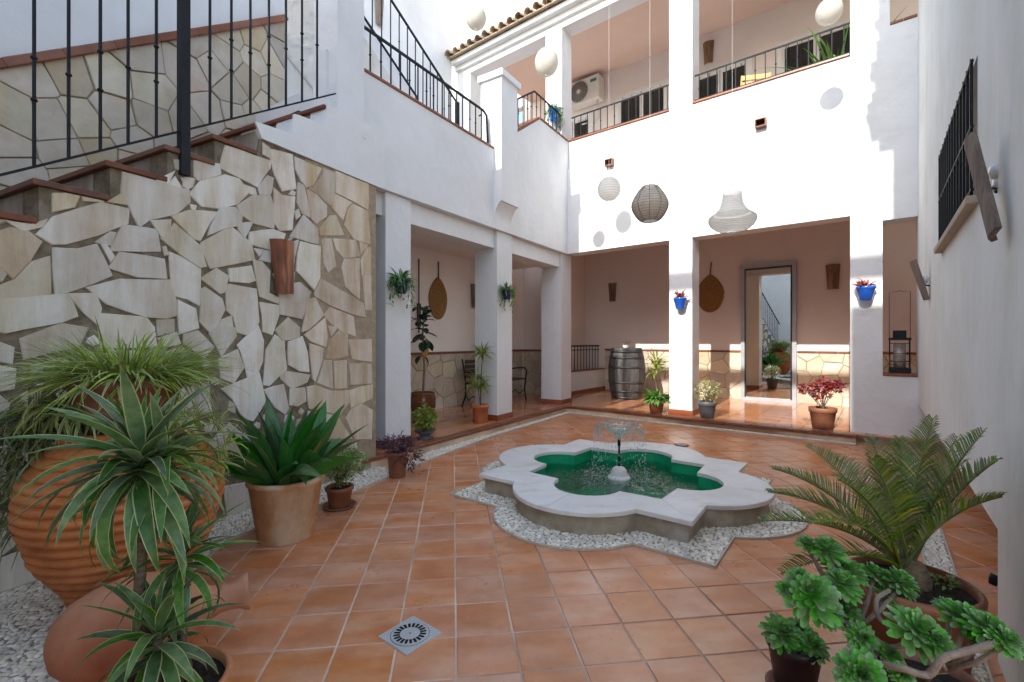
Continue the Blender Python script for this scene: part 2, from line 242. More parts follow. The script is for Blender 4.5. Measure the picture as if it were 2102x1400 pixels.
# ------------------------------------------------------------------ mesh collector
class G:
    def __init__(s): s.v = []; s.f = []; s.uv = []; s.sm = []; s.mi = []
    def add(s, verts, faces, uvs=None, smooth=False, M=None, mi=0):
        o = len(s.v)
        if M is not None: verts = [M @ Vector(p) for p in verts]
        s.v += [tuple(p) for p in verts]
        for i, f in enumerate(faces):
            s.f.append([a + o for a in f]); s.sm.append(smooth); s.mi.append(mi)
            s.uv.append(uvs[i] if uvs else None)
        return s
    def box(s, x0, x1, y0, y1, z0, z1, M=None, mi=0, bev=0):
        if bev:
            b = bev
            vs = []
            for z in (z0, z1):
                vs += [(x0+b, y0+b, z), (x1-b, y0+b, z), (x1-b, y1-b, z), (x0+b, y1-b, z)]
            for z in (z0 + b, z1 - b):
                vs += [(x0, y0, z), (x1, y0, z), (x1, y1, z), (x0, y1, z)]
            fs = [(3, 2, 1, 0), (4, 5, 6, 7)]
            for i in range(4):
                j = (i + 1) % 4
                fs += [(i, j, 8 + j, 8 + i), (8 + i, 8 + j, 12 + j, 12 + i), (12 + i, 12 + j, 4 + j, 4 + i)]
            return s.add(vs, fs, M=M, mi=mi)
        vs = [(x0, y0, z0), (x1, y0, z0), (x1, y1, z0), (x0, y1, z0), (x0, y0, z1), (x1, y0, z1), (x1, y1, z1), (x0, y1, z1)]
        return s.add(vs, [(3, 2, 1, 0), (4, 5, 6, 7), (0, 1, 5, 4), (1, 2, 6, 5), (2, 3, 7, 6), (3, 0, 4, 7)], M=M, mi=mi)
    def prism(s, pts, h0, h1, ax='z', M=None, ch=0):
        """polygon pts extruded from h0 to h1; ax gives the extrusion axis; ch chamfers the h1 side"""
        area = sum(pts[i][0] * pts[(i+1) % len(pts)][1] - pts[(i+1) % len(pts)][0] * pts[i][1] for i in range(len(pts)))
        if area < 0: pts = pts[::-1]
        n = len(pts)
        def P(a, b, h): return {'z': (a, b, h), 'x': (h, a, b), 'y': (b, h, a)}[ax]
        vs = [P(a, b, h0) for a, b in pts]
        if ch:
            vs += [P(a, b, h1 - ch if h1 > h0 else h1 + ch) for a, b in pts]
            cx = sum(p[0] for p in pts) / n; cyy = sum(p[1] for p in pts) / n
            r = sum(math.hypot(p[0] - cx, p[1] - cyy) for p in pts) / n; k = max(.5, 1 - ch * 1.1 / max(r, 1e-4))
            vs += [P(cx + (a - cx) * k, cyy + (b - cyy) * k, h1) for a, b in pts]
            fs = [tuple(range(n))[::-1], tuple(range(2 * n, 3 * n))]
            for i in range(n):
                j = (i + 1) % n; fs += [(i, j, n + j, n + i), (n + i, n + j, 2 * n + j, 2 * n + i)]
        else:
            vs += [P(a, b, h1) for a, b in pts]
            fs = [tuple(range(n))[::-1], tuple(range(n, 2 * n))]
            for i in range(n):
                j = (i + 1) % n; fs.append((i, j, n + j, n + i))
        if h1 < h0: fs = [f[::-1] for f in fs]
        return s.add(vs, fs, M=M)
    def lathe(s, prof, n=24, M=None, smooth=True, a0=0, a1=2 * PI, mi=0):
        full = abs(a1 - a0 - 2 * PI) < 1e-6
        m = n if full else n + 1
        vs = []
        for r, z in prof:
            for i in range(m):
                a = a0 + (a1 - a0) * i / n; vs.append((r * math.cos(a), r * math.sin(a), z))
        fs = []
        for k in range(len(prof) - 1):
            for i in range(n):
                j = (i + 1) % m if full else i + 1
                fs.append((k * m + i, k * m + j, (k + 1) * m + j, (k + 1) * m + i))
        return s.add(vs, fs, smooth=smooth, M=M, mi=mi)
    def tube(s, pts, r, n=6, smooth=True, cap=True, M=None, mi=0):
        pts = [Vector(p) for p in pts]; rs = r if isinstance(r, (list, tuple)) else [r] * len(pts)
        vs = []; prev = None
        for i, p in enumerate(pts):
            d = (pts[min(i + 1, len(pts) - 1)] - pts[max(i - 1, 0)]).normalized()
            if prev is None:
                a = Vector((0, 0, 1)) if abs(d.z) < .9 else Vector((1, 0, 0)); u = d.cross(a).normalized()
            else: u = (prev - d * prev.dot(d)).normalized()
            prev = u; w = d.cross(u)
            for k in range(n):
                an = 2 * PI * k / n + (PI / 4 if n == 4 else 0); vs.append(p + (u * math.cos(an) + w * math.sin(an)) * rs[i])
        fs = []
        for i in range(len(pts) - 1):
            for k in range(n):
                k2 = (k + 1) % n; fs.append((i * n + k, i * n + k2, (i + 1) * n + k2, (i + 1) * n + k))
        if cap: fs += [tuple(range(n))[::-1], tuple(range((len(pts) - 1) * n, len(pts) * n))]
        return s.add(vs, fs, smooth=smooth and n > 4, M=M, mi=mi)
    def ball(s, c, r, n=8, m=6, sc=(1, 1, 1), M=None):
        T = Matrix.Translation(Vector(c)) @ Matrix.Diagonal((*sc, 1))
        if M is not None: T = M @ T
        return s.lathe([(r * math.sin(PI * i / m), -r * math.cos(PI * i / m)) for i in range(m + 1)], n, M=T)
    def mesh(s, name, m):
        me = bpy.data.meshes.new(name)
        me.from_pydata(s.v, [], s.f)
        me.polygons.foreach_set('use_smooth', s.sm)
        ms = m if isinstance(m, (list, tuple)) else [m]
        for x in ms: me.materials.append(x)
        if len(ms) > 1: me.polygons.foreach_set('material_index', s.mi)
        if any(u for u in s.uv):
            ul = me.uv_layers.new(name='UVMap'); k = 0
            flat = []
            for f, u in zip(s.f, s.uv):
                if u: flat += [c for q in u for c in q]
                else: flat += [0.5, 0.5] * len(f)
            ul.data.foreach_set('uv', flat)
        me.update()
        return me
    def build(s, name, m, parent=None, loc=None, rz=0, **props):
        return put(name, s.mesh(name, m), parent, loc, rz, **props)

def put(name, me, parent=None, loc=None, rz=0, M=None, **props):
    o = bpy.data.objects.new(name, me); COL.objects.link(o)
    if parent is not None: o.parent = parent
    if loc is not None: o.location = loc
    if rz: o.rotation_euler = (0, 0, rz)
    if M is not None: o.matrix_basis = M
    for k, v in props.items(): o[k] = v
    return o
def thing(name, label, cat, loc=(0, 0, 0), rz=0, group=None, kind=None):
    o = bpy.data.objects.new(name, None); COL.objects.link(o); o.empty_display_size = .1
    o.location = loc; o.rotation_euler = (0, 0, rz)
    if label: o['label'] = label
    if cat: o['category'] = cat
    if group: o['group'] = group
    if kind: o['kind'] = kind
    return o
def tag(o, label, cat, group=None):
    o['label'] = label; o['category'] = cat
    if group: o['group'] = group
    return o
def frame_empty(name, M, label, cat, kind=None):
    o = thing(name, label, cat, kind=kind); o.matrix_basis = M; return o

# ------------------------------------------------------------------ polygon helpers
def clip(poly, a, b, c):
    """keep a*x+b*y<=c"""
    out = []
    for i in range(len(poly)):
        p, q = poly[i], poly[(i + 1) % len(poly)]
        dp, dq = a * p[0] + b * p[1] - c, a * q[0] + b * q[1] - c
        if dp <= 0: out.append(p)
        if dp * dq < 0:
            t = dp / (dp - dq); out.append((p[0] + (q[0] - p[0]) * t, p[1] + (q[1] - p[1]) * t))
    return out
def voronoi(domain, seeds, gap):
    cells = []
    for i, s in enumerate(seeds):
        poly = domain
        for j, t in enumerate(seeds):
            if i == j or (abs(s[0]-t[0]) + abs(s[1]-t[1])) > 1.6: continue
            a, b = t[0] - s[0], t[1] - s[1]; d = math.hypot(a, b)
            if d < 1e-6: continue
            a /= d; b /= d; g = gap * random.uniform(.5, 1.5)
            poly = clip(poly, a, b, a * (s[0] + t[0]) / 2 + b * (s[1] + t[1]) / 2 - g / 2)
            if len(poly) < 3: break
        if len(poly) >= 3: cells.append(poly)
    return cells
def inpoly(p, poly):
    c = False; n = len(poly)
    for i in range(n):
        a, b = poly[i], poly[(i + 1) % n]
        if (a[1] > p[1]) != (b[1] > p[1]) and p[0] < (b[0] - a[0]) * (p[1] - a[1]) / (b[1] - a[1]) + a[0]: c = not c
    return c
def segd(p, a, b):
    dx, dy = b[0] - a[0], b[1] - a[1]; L2 = dx * dx + dy * dy
    t = 0 if L2 == 0 else max(0, min(1, ((p[0] - a[0]) * dx + (p[1] - a[1]) * dy) / L2))
    return math.hypot(p[0] - a[0] - dx * t, p[1] - a[1] - dy * t)
def pdist(p, poly):
    return min(segd(p, poly[i], poly[(i + 1) % len(poly)]) for i in range(len(poly)))
def rough_poly(poly, step=.09, amp=.006):
    out = []
    for i in range(len(poly)):
        a, b = poly[i], poly[(i + 1) % len(poly)]; L = math.hypot(b[0] - a[0], b[1] - a[1])
        n = max(1, min(3, int(L / step)))
        for k in range(n):
            t = k / n; e = amp if k else amp * .5
            out.append((a[0] + (b[0] - a[0]) * t + random.uniform(-e, e), a[1] + (b[1] - a[1]) * t + random.uniform(-e, e)))
    return out
def stone_obj(poly, axis, base, th, m, parent, name='stone', ch=.0045, amp=.006):
    """stone slab on a wall: polygon in (along, up) for axis x / (up, along) order handled here"""
    n = len(poly); cx = sum(p[0] for p in poly) / n; cz = sum(p[1] for p in poly) / n
    pl = rough_poly([(p[0] - cx, p[1] - cz) for p in poly], amp=amp)
    g = G()
    if axis == 'x':      # wall plane x=const; poly (y,z)
        g.prism(pl, 0, th, 'x', ch=ch); loc = (base, cx, cz)
    else:                # plane y=const, facing -y ; poly (x,z) -> prism 'y' takes (z,x)
        g.prism([(b, a) for a, b in pl], 0, -th, 'y', ch=ch); loc = (cx, base, cz)
    return g.build(name, m, parent, loc)

# ================================================================== THE GROUND
ground = thing('floor', None, None, kind='structure')
from mathutils.geometry import tessellate_polygon
def sheet(g, outer, hole, z):
    vs = [Vector((x, y, z)) for x, y in outer] + [Vector((x, y, z)) for x, y in hole]
    tris = tessellate_polygon([vs[:len(outer)], vs[len(outer):]])
    out = []
    for t in tris:
        a, b, c = (vs[i] for i in t)
        out.append(tuple(t) if (b - a).cross(c - a).z > 0 else tuple(t[::-1]))
    g.add(vs, out)
FC = Vector((.93, 4.04, 0)); FA = R(8.1)
POOLHOLE = [(FC.x + .95 * math.cos(2 * PI * k / 32), FC.y + .95 * math.sin(2 * PI * k / 32)) for k in range(32)]
gb = G(); sheet(gb, [(-14, -12), (14, -12), (14, 20), (-14, 20)], POOLHOLE, -.0035)
gb.build('grout_bed', GROUT, ground)
T0 = Vector((-.241, 2.0)); TA = R(7.2); TT = .247
e1 = Vector((math.cos(TA), math.sin(TA))); e2 = Vector((-math.sin(TA), math.cos(TA)))
MBi = MBk.inverted(); MLi = ML.inverted(); MSi = MS.inverted()
tile_g = G(); hh = TT / 2 - .0046
tile_g.box(-hh, hh, -hh, hh, -.02, 0, bev=.0022)
tile_me = tile_g.mesh('tile', TILE)
cells = []
for i in range(-22, 30):
    for j in range(-12, 36):
        c = T0 + e1 * ((i + .5) * TT) + e2 * ((j + .5) * TT)
        p = Vector((c.x, c.y, 0))
        b = MBi @ p; l = MLi @ p; s = MSi @ p
        if b.y > .1 or b.x > 5.7 or b.y < -9.3 or l.x < .0 and l.y > -4.6 or s.x < .0: continue
        if (c - FC.xy).length < .98: continue
        vis = c.y > 1.55 and abs(c.x) < c.y * 1.12
        cells.append((c.length if vis else 99 + c.length, c))
cells.sort(key=lambda t: t[0])
far = G()
for k, (d, c) in enumerate(cells):
    rz = TA + random.uniform(-.004, .004); dz = random.uniform(-.0012, .0012)
    if k < 300: put('tile', tile_me, ground, (c.x, c.y, dz), rz)
    else: far.box(-hh, hh, -hh, hh, -.02, 0, M=Matrix.Translation((c.x, c.y, dz)) @ Matrix.Rotation(rz, 4, 'Z'), bev=.0022)
far.build('tile', TILE, ground, kind='stuff')

# ---- raised walkway (runs round the corner under both galleries)
PH = .11
walk = thing('walkway', None, None, kind='structure')
C0 = ML @ Vector((.11, 0, 0))
# nosing corner in world
def isect(p, d, q, e):
    t = ((q.x - p.x) * e.y - (q.y - p.y) * e.x) / (d.x * e.y - d.y * e.x); return p + d * t
uL = ML.to_3x3() @ Vector((0, 1, 0)); vB = MBk.to_3x3() @ Vector((1, 0, 0))
CN = isect(ML @ Vector((.11, 0, 0)), uL, MBk @ Vector((0, -.24, 0)), vB)
pts = [CN - uL * 5.2, CN, CN + vB * 4.14, MBk @ Vector((4.20, .02, 0)), MBk @ Vector((6.2, .02, 0)), MBk @ Vector((6.2, 3.0, 0)), MBk @ Vector((-2.5, 3.0, 0)), ML @ Vector((-1.8, -5.2, 0))]
pw = [(p.x, p.y) for p in pts]
G().prism(pw, -.01, PH - .018).build('walkway_base', GROUT, walk)
# nosing tiles and mosaic riser
def strip_tiles(p, d, n, L, wid, z0, z1, m, par, name, out=0):
    nrm = Vector((d.y, -d.x, 0))
    for k in range(n):
        a = p + d * (L * k)
        Mx = Matrix.Translation(a) @ Matrix.Rotation(math.atan2(d.y, d.x), 4, 'Z')
        g = G().box(.003, L - .003, -out, wid, z0, z1, bev=.004); put(name, g.mesh(name, m), par, M=Mx)
n1 = 17; strip_tiles(CN - uL * 5.1, uL, n1, 5.1 / n1, .10, PH - .035, PH + .002, EDGE, walk, 'edge_tile', out=.018)
n2 = 14; strip_tiles(CN, vB, n2, 4.14 / n2, .10, PH - .035, PH + .002, EDGE, walk, 'edge_tile', out=.018)
# walkway floor tiles: rows parallel to each wing
wt = []; WT = .33
def walk_tiles(M, x0, x1, y0, y1, test):
    nx = int((x1 - x0) / WT); ny = int((y1 - y0) / WT)
    for i in range(nx + 1):
        for j in range(ny + 1):
            a, b = x0 + i * WT, y0 + j * WT
            poly = [(a, b), (a + WT, b), (a + WT, b + WT), (a, b + WT)]
            pc = M @ Vector((a + WT / 2, b + WT / 2, 0))
            if test(pc): wt.append((M, a, b, pc))
walk_tiles(ML, -1.6 + .0, .0, -5.0, 2.6, lambda p: (MBi @ p).y < -.30 + .15 or (MLi @ p).x < -.2 and (MBi @ p).x < -.3)
walk_tiles(MBk, -.6, 5.4, -.13, 2.75, lambda p: (MLi @ p).x > .0 or (MBi @ p).x > -.3)
wme = G().box(.003, WT - .003, .003, WT - .003, -.02, 0, bev=.002).mesh('walkway_tile', TILE_G)
wt.sort(key=lambda t: t[3].length); wfar = G()
for k, (M, a, b, pc) in enumerate(wt):
    Mx = M @ Matrix.Translation((a, b, PH + (0 if M is ML else .0015)))
    if k < 280: put('walkway_tile', wme, walk, M=Mx)
    else: wfar.box(.003, WT - .003, .003, WT - .003, -.02, 0, M=Mx, bev=.002)
if wfar.v: wfar.build('walkway_tile', TILE_G, walk, kind='stuff')

# ---- pebbles
def pebble_bed(name, poly, dens=.021, size=(.0085, .0125), z=.004, z1=.010, label=None, seed=1, hole=None, edge=True):
    rnd = random.Random(seed)
    root = thing(name, None, None, kind='structure')
    if hole is None: G().prism(poly, -.008, z1).build('pebble_mortar', PMORT, root)
    else:
        g = G(); sheet(g, poly, hole, z1); g.build('pebble_mortar', PMORT, root)
    x0, x1 = min(p[0] for p in poly), max(p[0] for p in poly); y0, y1 = min(p[1] for p in poly), max(p[1] for p in poly)
    g = G(); y = y0; row = 0
    m, n = 4, 7
    base = []
    for i in range(m):
        a = PI / 2 * i / (m - 1)
        base.append((math.cos(a), math.sin(a)))
    while y < y1:
        x = x0 + (row % 2) * dens / 2
        while x < x1:
            p = (x + rnd.uniform(-.3, .3) * dens, y + rnd.uniform(-.3, .3) * dens)
            if inpoly(p, poly) and (hole is None or not inpoly(p, hole)) and pdist(p, poly) > .006:
                d = math.hypot(p[0], p[1])
                if p[1] > 1.2 and abs(p[0]) < p[1] * 1.25:
                    a = rnd.uniform(.75, 1.25) * size[0]; b = rnd.uniform(.9, 1.3) * size[1]; h = rnd.uniform(.006, .011); th = rnd.uniform(0, PI)
                    nn, mm = (7, 3) if d < 3.4 else (5, 2)
                    vs = []; fs = []
                    for i in range(mm):
                        r, zz = math.cos(PI / 2 * i / mm), math.sin(PI / 2 * i / mm)
                        for q in range(nn):
                            t = 2 * PI * q / nn; X, Y = a * r * math.cos(t), b * r * math.sin(t)
                            vs.append((p[0] + X * math.cos(th) - Y * math.sin(th), p[1] + X * math.sin(th) + Y * math.cos(th), z1 - .001 + h * zz))
                    vs.append((p[0], p[1], z1 - .001 + h))
                    for i in range(mm - 1):
                        for q in range(nn): fs.append((i * nn + q, i * nn + (q + 1) % nn, (i + 1) * nn + (q + 1) % nn, (i + 1) * nn + q))
                    for q in range(nn): fs.append(((mm - 1) * nn + q, (mm - 1) * nn + (q + 1) % nn, mm * nn))
                    g.add(vs, fs, smooth=True)
            x += dens
        y += dens * .87; row += 1
    g.build('pebbles', PEB, root, kind='stuff')
    if edge:
        e = G(); n = len(poly)
        for i in range(n):
            a, b = Vector((*poly[i], 0)), Vector((*poly[(i + 1) % n], 0)); L = (b - a).length
            Mx = Matrix.Translation(a) @ Matrix.Rotation(math.atan2(b.y - a.y, b.x - a.x), 4, 'Z')
            e.box(-.001, L + .001, -.004, .006, 0, z1 + .006 + .0004 * (i % 5), M=Mx)
        e.build('edge_strip', PEDGE, root)
    return root
# strips along the walkway, the right side and the planting bed at the stone wall
nL = Vector((uL.y, -uL.x, 0)); nB = Vector((vB.y, -vB.x, 0))
CO = isect(CN + nL * .115, uL, CN + nB * .10, vB)
colb = CN - uL * 4.0
w1 = [CN - uL * 3.55, CN, CN + vB * 4.14, CN + vB * 4.14 + nB * .10, CO, CO - uL * 2.35, Vector((-.885, 4.93, 0)), Vector((-1.05, 4.55, 0)), Vector((-1.12, 4.60, 0))]
pebble_bed('pebble_strip', [(p.x, p.y) for p in w1], seed=3, z1=.0095)
sw0 = MS @ Vector((.0, -3, 0)); sw1 = MS @ Vector((0, 2.66, 0))
w2 = [sw1, Vector((-1.13, 4.59, 0)), Vector((-1.045, 4.56, 0)), Vector((-1.32, 3.9, 0)), Vector((-1.80, 2.95, 0)), Vector((-1.72, 2.1, 0)), Vector((-1.60, 1.5, 0)), Vector((-1.9, .7, 0)), sw0 + Vector((0.9, .9, 0)), MS @ Vector((0, -1.2, 0))]
pebble_bed('pebble_bed', [(p.x, p.y) for p in w2], seed=4, dens=.024, size=(.0105, .0145), z1=.0085)
xr = (MBi @ Vector((2.476, 2.614, 0))).x
w3 = [MBk @ Vector((xr - .115, -.6, 0)), MBk @ Vector((xr, -.6, 0)), MBk @ Vector((xr, -6.5, 0)), MBk @ Vector((xr - .125, -6.5, 0))]
pebble_bed('pebble_strip', [(p.x, p.y) for p in w3], seed=5, z1=.0105)

# ================================================================== FOUNTAIN
FC = Vector((.93, 4.04, 0)); FA = R(8.1)
def star(tip, na, nb, lob, n=14):
    """8-part outline: square tips on the axes, round lobes on the diagonals"""
    pts = []
    for q in range(4):
        a = q * PI / 2; ca, sa = math.cos(a), math.sin(a)
        def rot(x, y): return (x * ca - y * sa, x * sa + y * ca)
        pts += [rot(na, -nb), rot(tip, 0), rot(na, nb)]
        # lobe arc from notch (na,nb) to (nb,na) about diagonal
        s2 = math.sqrt(.5); dn = (na + nb) * s2; hc = (na - nb) * s2; sg = lob - dn
        r = (hc * hc + sg * sg) / (2 * sg); c = lob - r
        a0 = math.atan2(-hc, dn - c)
        for k in range(1, n):
            t = a0 - 2 * a0 * k / n; X = c + r * math.cos(t); Y = r * math.sin(t)
            pts.append(rot(X * s2 - Y * s2, X * s2 + Y * s2))
    return pts
fz = thing('fountain', 'star shaped marble rimmed fountain with green pool in the tiled courtyard', 'fountain', FC, FA)
rim_o = star(1.215, .955, .25, 1.185); rim_i = star(.80, .595, .225, .84)
bas_o = star(1.165, .925, .235, 1.145); bas_i = star(.815, .605, .235, .855)
def ring(g, po, pi_, z0, z1, rnd=0):
    n = len(po)
    lv = []
    if rnd:
        cx = 0
        def inset(ps, k): return [(x * k, y * k) for x, y in ps]
        layers = [(po, z0), (po, z1 - rnd), (inset(po, 1 - rnd * .35), z1 - rnd * .3), (inset(po, 1 - rnd), z1), (inset(pi_, 1 + rnd), z1), (pi_, z1 - rnd), (pi_, z0)]
    else: layers = [(po, z0), (po, z1), (pi_, z1), (pi_, z0)]
    vs = [(x, y, z) for ps, z in layers for x, y in ps]; m = len(layers); fs = []
    for k in range(m):
        for i in range(n):
            j = (i + 1) % n; k2 = (k + 1) % m
            fs.append((k * n + i, k * n + j, k2 * n + j, k2 * n + i))
    g.add(vs, fs)
ring(g := G(), bas_o, bas_i, -.01, .138); g.build('base_wall', BASE, fz)
# rim in separate marble slabs, cut at tips and lobe centres with fine joints
npts = len(rim_o); per = npts // 4
def slab(i0, i1):
    idx = [k % npts for k in range(i0, i1 + 1)]
    po = [rim_o[k] for k in idx]; pi_ = [rim_i[k] for k in idx]
    # pull the two ends apart by a 3 mm joint
    def sh(p, q, d=.0012):
        L = math.hypot(q[0] - p[0], q[1] - p[1]); return (p[0] + (q[0] - p[0]) * d / L, p[1] + (q[1] - p[1]) * d / L)
    po[0] = sh(po[0], po[1]); po[-1] = sh(po[-1], po[-2]); pi_[0] = sh(pi_[0], pi_[1]); pi_[-1] = sh(pi_[-1], pi_[-2])
    m = len(po); z0, z1, r = .138, .168, .007
    lay = [(po, z0), (po, z1 - r), ([(x * (1 - r * .3), y * (1 - r * .3)) for x, y in po], z1 - r * .3), ([(x * (1 - r), y * (1 - r)) for x, y in po], z1), ([(x * (1 + r * .6), y * (1 + r * .6)) for x, y in pi_], z1), (pi_, z1 - r * .6), (pi_, z0)]
    vs = [(x, y, z) for ps, z in lay for x, y in ps]; fs = []
    for k in range(len(lay)):
        k2 = (k + 1) % len(lay)
        for i in range(m - 1): fs.append((k * m + i, k * m + i + 1, k2 * m + i + 1, k2 * m + i))
    fs.append(tuple(k * m for k in range(len(lay)))[::-1]); fs.append(tuple(k * m + m - 1 for k in range(len(lay))))
    return G().add(vs, fs)
for q in range(4):
    b = q * per
    slab(b + 1, b + 2 + 7).build('rim_slab', MARBLE, fz)
    slab(b + 2 + 7, b + per + 1).build('rim_slab', MARBLE, fz)
# pool: green lining and floor, water, plinth, nozzle
pin = star(.814, .604, .234, .854)
n = len(pin)
vs = [(x, y, .15) for x, y in pin] + [(x, y, -.22) for x, y in pin]
fs = [(i, n + i, n + (i + 1) % n, (i + 1) % n)[::-1] for i in range(n)] + [tuple(range(n, 2 * n))]
vs2 = [(x * 1.02, y * 1.02, z) for x, y, z in vs]
G().add([(x * .999, y * .999, z if z < 0 else .137) for x, y, z in vs], fs).build('pool_lining', POOL, fz)
# open the paving under the basin: the pool reaches below the paving inside its own lining
wv = []; wf = []; NR, NA = 26, 96
for i in range(NR + 1):
    for k in range(NA):
        t = 2 * PI * k / NA
        # radial limit of outline in direction t
        rr_ = .70 if False else 1.0
        wv.append((i / NR, t))
def outline_r(poly, t):
    best = 0; dx, dy = math.cos(t), math.sin(t)
    for i in range(len(poly)):
        a, b = poly[i], poly[(i + 1) % len(poly)]
        ex, ey = b[0] - a[0], b[1] - a[1]; den = dx * ey - dy * ex
        if abs(den) < 1e-9: continue
        s_ = (a[0] * ey - a[1] * ex) / den; u_ = (a[0] * dy - a[1] * dx) / den
        if s_ > 0 and -1e-6 <= u_ <= 1 + 1e-6: best = max(best, s_)
    return best
rl = [outline_r(pin, 2 * PI * k / NA) * .9985 for k in range(NA)]
vs = []
for i in range(NR + 1):
    for k in range(NA):
        r = rl[k] * i / NR; t = 2 * PI * k / NA; x, y = r * math.cos(t), r * math.sin(t)
        amp = .010 * math.exp(-((r - .21) / .22) ** 2) + .0012
        z = .045 + amp * noise.noise(Vector((x * 22, y * 22, .3))) + .5 * amp * math.sin(r * 90)
        vs.append((x, y, z))
fs = []
for i in range(NR):
    for k in range(NA):
        k2 = (k + 1) % NA; fs.append((i * NA + k, (i + 1) * NA + k, (i + 1) * NA + k2, i * NA + k2))
G().add(vs, fs, smooth=True).build('water', WATER, fz)
ped = [(0, -.22), (.085, -.22), (.085, .055), (.092, .07), (.098, .085), (.092, .098), (.074, .10), (.070, .118), (.062, .150), (.045, .172), (.02, .182), (0, .184)]
G().lathe([(a, b) for a, b in ped], 28).build('pedestal', MARBLE, fz)
G().tube([(0, 0, .17), (0, 0, .40)], .009, 8).tube([(0, 0, .36), (0, 0, .415)], .014, 8).tube([(0, 0, .24), (0, 0, .26)], .013, 8).build('nozzle', IRON, fz)
# bell of falling water: a thin sheet folding over and breaking into drops
bell = G(); prof = []
for i in range(22):
    t = i / 21
    r = .012 + .205 * (1 - (1 - t) ** 1.5) if t < .62 else None
    prof.append(t)
pr = []
for i in range(26):
    a = i / 25
    x = .010 + .205 * min(1, a * 1.25) ** .85
    z = .415 + .62 * a * .42 - 1.0 * (a * .9) ** 4 * .33
    pr.append((x, z))
bell_pts = [(.008, .415), (.03, .44), (.06, .475), (.09, .505), (.12, .530), (.145, .545), (.165, .552), (.185, .550), (.200, .540), (.208, .522), (.212, .495), (.213, .46)]
vs = []; NB = 48
for r, z in bell_pts:
    for k in range(NB):
        t = 2 * PI * k / NB; w = 1 + .03 * noise.noise(Vector((math.cos(t) * 3, math.sin(t) * 3, z * 14)))
        vs.append((r * w * math.cos(t), r * w * math.sin(t), z + .006 * noise.noise(Vector((t * 4, z * 9, 1)))))
fs = []
for i in range(len(bell_pts) - 1):
    for k in range(NB):
        if i > 7 and random.random() < .3: continue
        if i > 3 and random.random() < .06: continue
        k2 = (k + 1) % NB; fs.append((i * NB + k, (i + 1) * NB + k, (i + 1) * NB + k2, i * NB + k2))
bell.add(vs, fs, smooth=True)
bell.build('water_bell', JET, fz)
DROP = mat('water_drops', (.85, .88, .88), (.80, .84, .84), rough=.08, spec=.8, trans=.35, ior=1.33)
dr = G()
for k in range(420):
    t = random.uniform(0, 2 * PI); f = random.random() ** .8; z = .49 - f * .44; r = .213 + .03 * f + random.gauss(0, .008)
    s_ = random.uniform(.0016, .0036); dr.ball((r * math.cos(t), r * math.sin(t), z), s_, 5, 4, (1, 1, random.uniform(1.2, 3.5)))
for k in range(1300):
    t = random.uniform(0, 2 * PI); r = abs(random.gauss(.27, .13)); s_ = random.uniform(.0015, .0042)
    if r > .55: continue
    dr.ball((r * math.cos(t), r * math.sin(t), .048 + random.expovariate(70)), s_, 5, 4)
# thick threads on the edge of the bell
for k in range(60):
    t = 2 * PI * k / 60 + random.uniform(-.04, .04); L = random.uniform(.03, .13)
    dr.tube([(.212 * math.cos(t), .212 * math.sin(t), .50), (.216 * math.cos(t), .216 * math.sin(t), .50 - L / 2), (.221 * math.cos(t), .221 * math.sin(t), .50 - L)], [.0014, .0018, .0008], 4)
dr.build('water_drops', DROP, fz, kind='stuff')
# pebble star round the fountain (real ring)
so_ = star(1.455, 1.11, .345, 1.385)
rotF = Matrix.Translation(FC) @ Matrix.Rotation(FA, 4, 'Z')
outp = [(rotF @ Vector((x, y, 0)))[:2] for x, y in so_]
holep = [(rotF @ Vector((x * .99, y * .99, 0)))[:2] for x, y in bas_o]
pebble_bed('pebble_star', [tuple(p) for p in outp], seed=9, z1=.0075, hole=[tuple(p) for p in holep], dens=.028, size=(.012, .0165))

# ================================================================== STONE STAIR WALL (frame S)
stair_wall = frame_empty('stone_wall', MS, 'tall wall of cream and tan crazy paving flagstones carrying the staircase on the left', 'wall')
noses = [(.152, 2.123), (.4595, 2.324), (.763, 2.53), (1.061, 2.715), (1.373, 2.92), (1.692, 3.13), (2.023, 3.36), (2.36, 3.57)]
y, z = .152, 2.123
pre = []
while z > .25: y -= .31; z -= .204; pre.append((y, z))
allst = pre[::-1] + noses
WEND = 2.64
ZW = 2.82
prof = [(allst[0][0], -.01)]
for (yy, zz) in allst:
    if yy >= 1.35: break
    prof += [(yy, prof[-1][1] if len(prof) > 1 else -.01), (yy, zz - .05)]
prof = [(allst[0][0], -.01)]
lastz = 0
for (yy, zz) in allst:
    if yy > 1.2: break
    prof += [(yy, max(lastz - .035, -.01)), (yy, zz - .035)]; lastz = zz
prof += [(1.373, lastz - .035), (1.40, ZW), (WEND, ZW), (WEND, -.01)]
# drop duplicates
pp = []
for q in prof:
    if not pp or abs(q[0] - pp[-1][0]) + abs(q[1] - pp[-1][1]) > 1e-4: pp.append(q)
G().prism(pp, -.22, -.012, 'x').build('mortar_backing', MORTAR, stair_wall)
G().prism([(1.86, .0), (WEND - .002, .0), (WEND - .002, ZW - .004), (1.80, ZW - .004), (1.93, 2.0)], -.012, -.008, 'x').build('mortar_patch', MORTAR_L, stair_wall)
# white plaster cheek with the upper steps
ch = [(1.385, ZW - .10), (1.345, 2.93)]
cheek = [(1.36, 2.90), (1.40, ZW), (WEND + .1, ZW), (WEND + .1, 3.40), (2.05, 3.36), (2.02, 3.36), (2.0, 3.17), (1.72, 3.14), (1.68, 3.13), (1.66, 2.96), (1.40, 2.935), (1.345, 2.93)]
G().prism(cheek, -.20, .012, 'x').build('plaster_cheek', PLASTER, stair_wall)

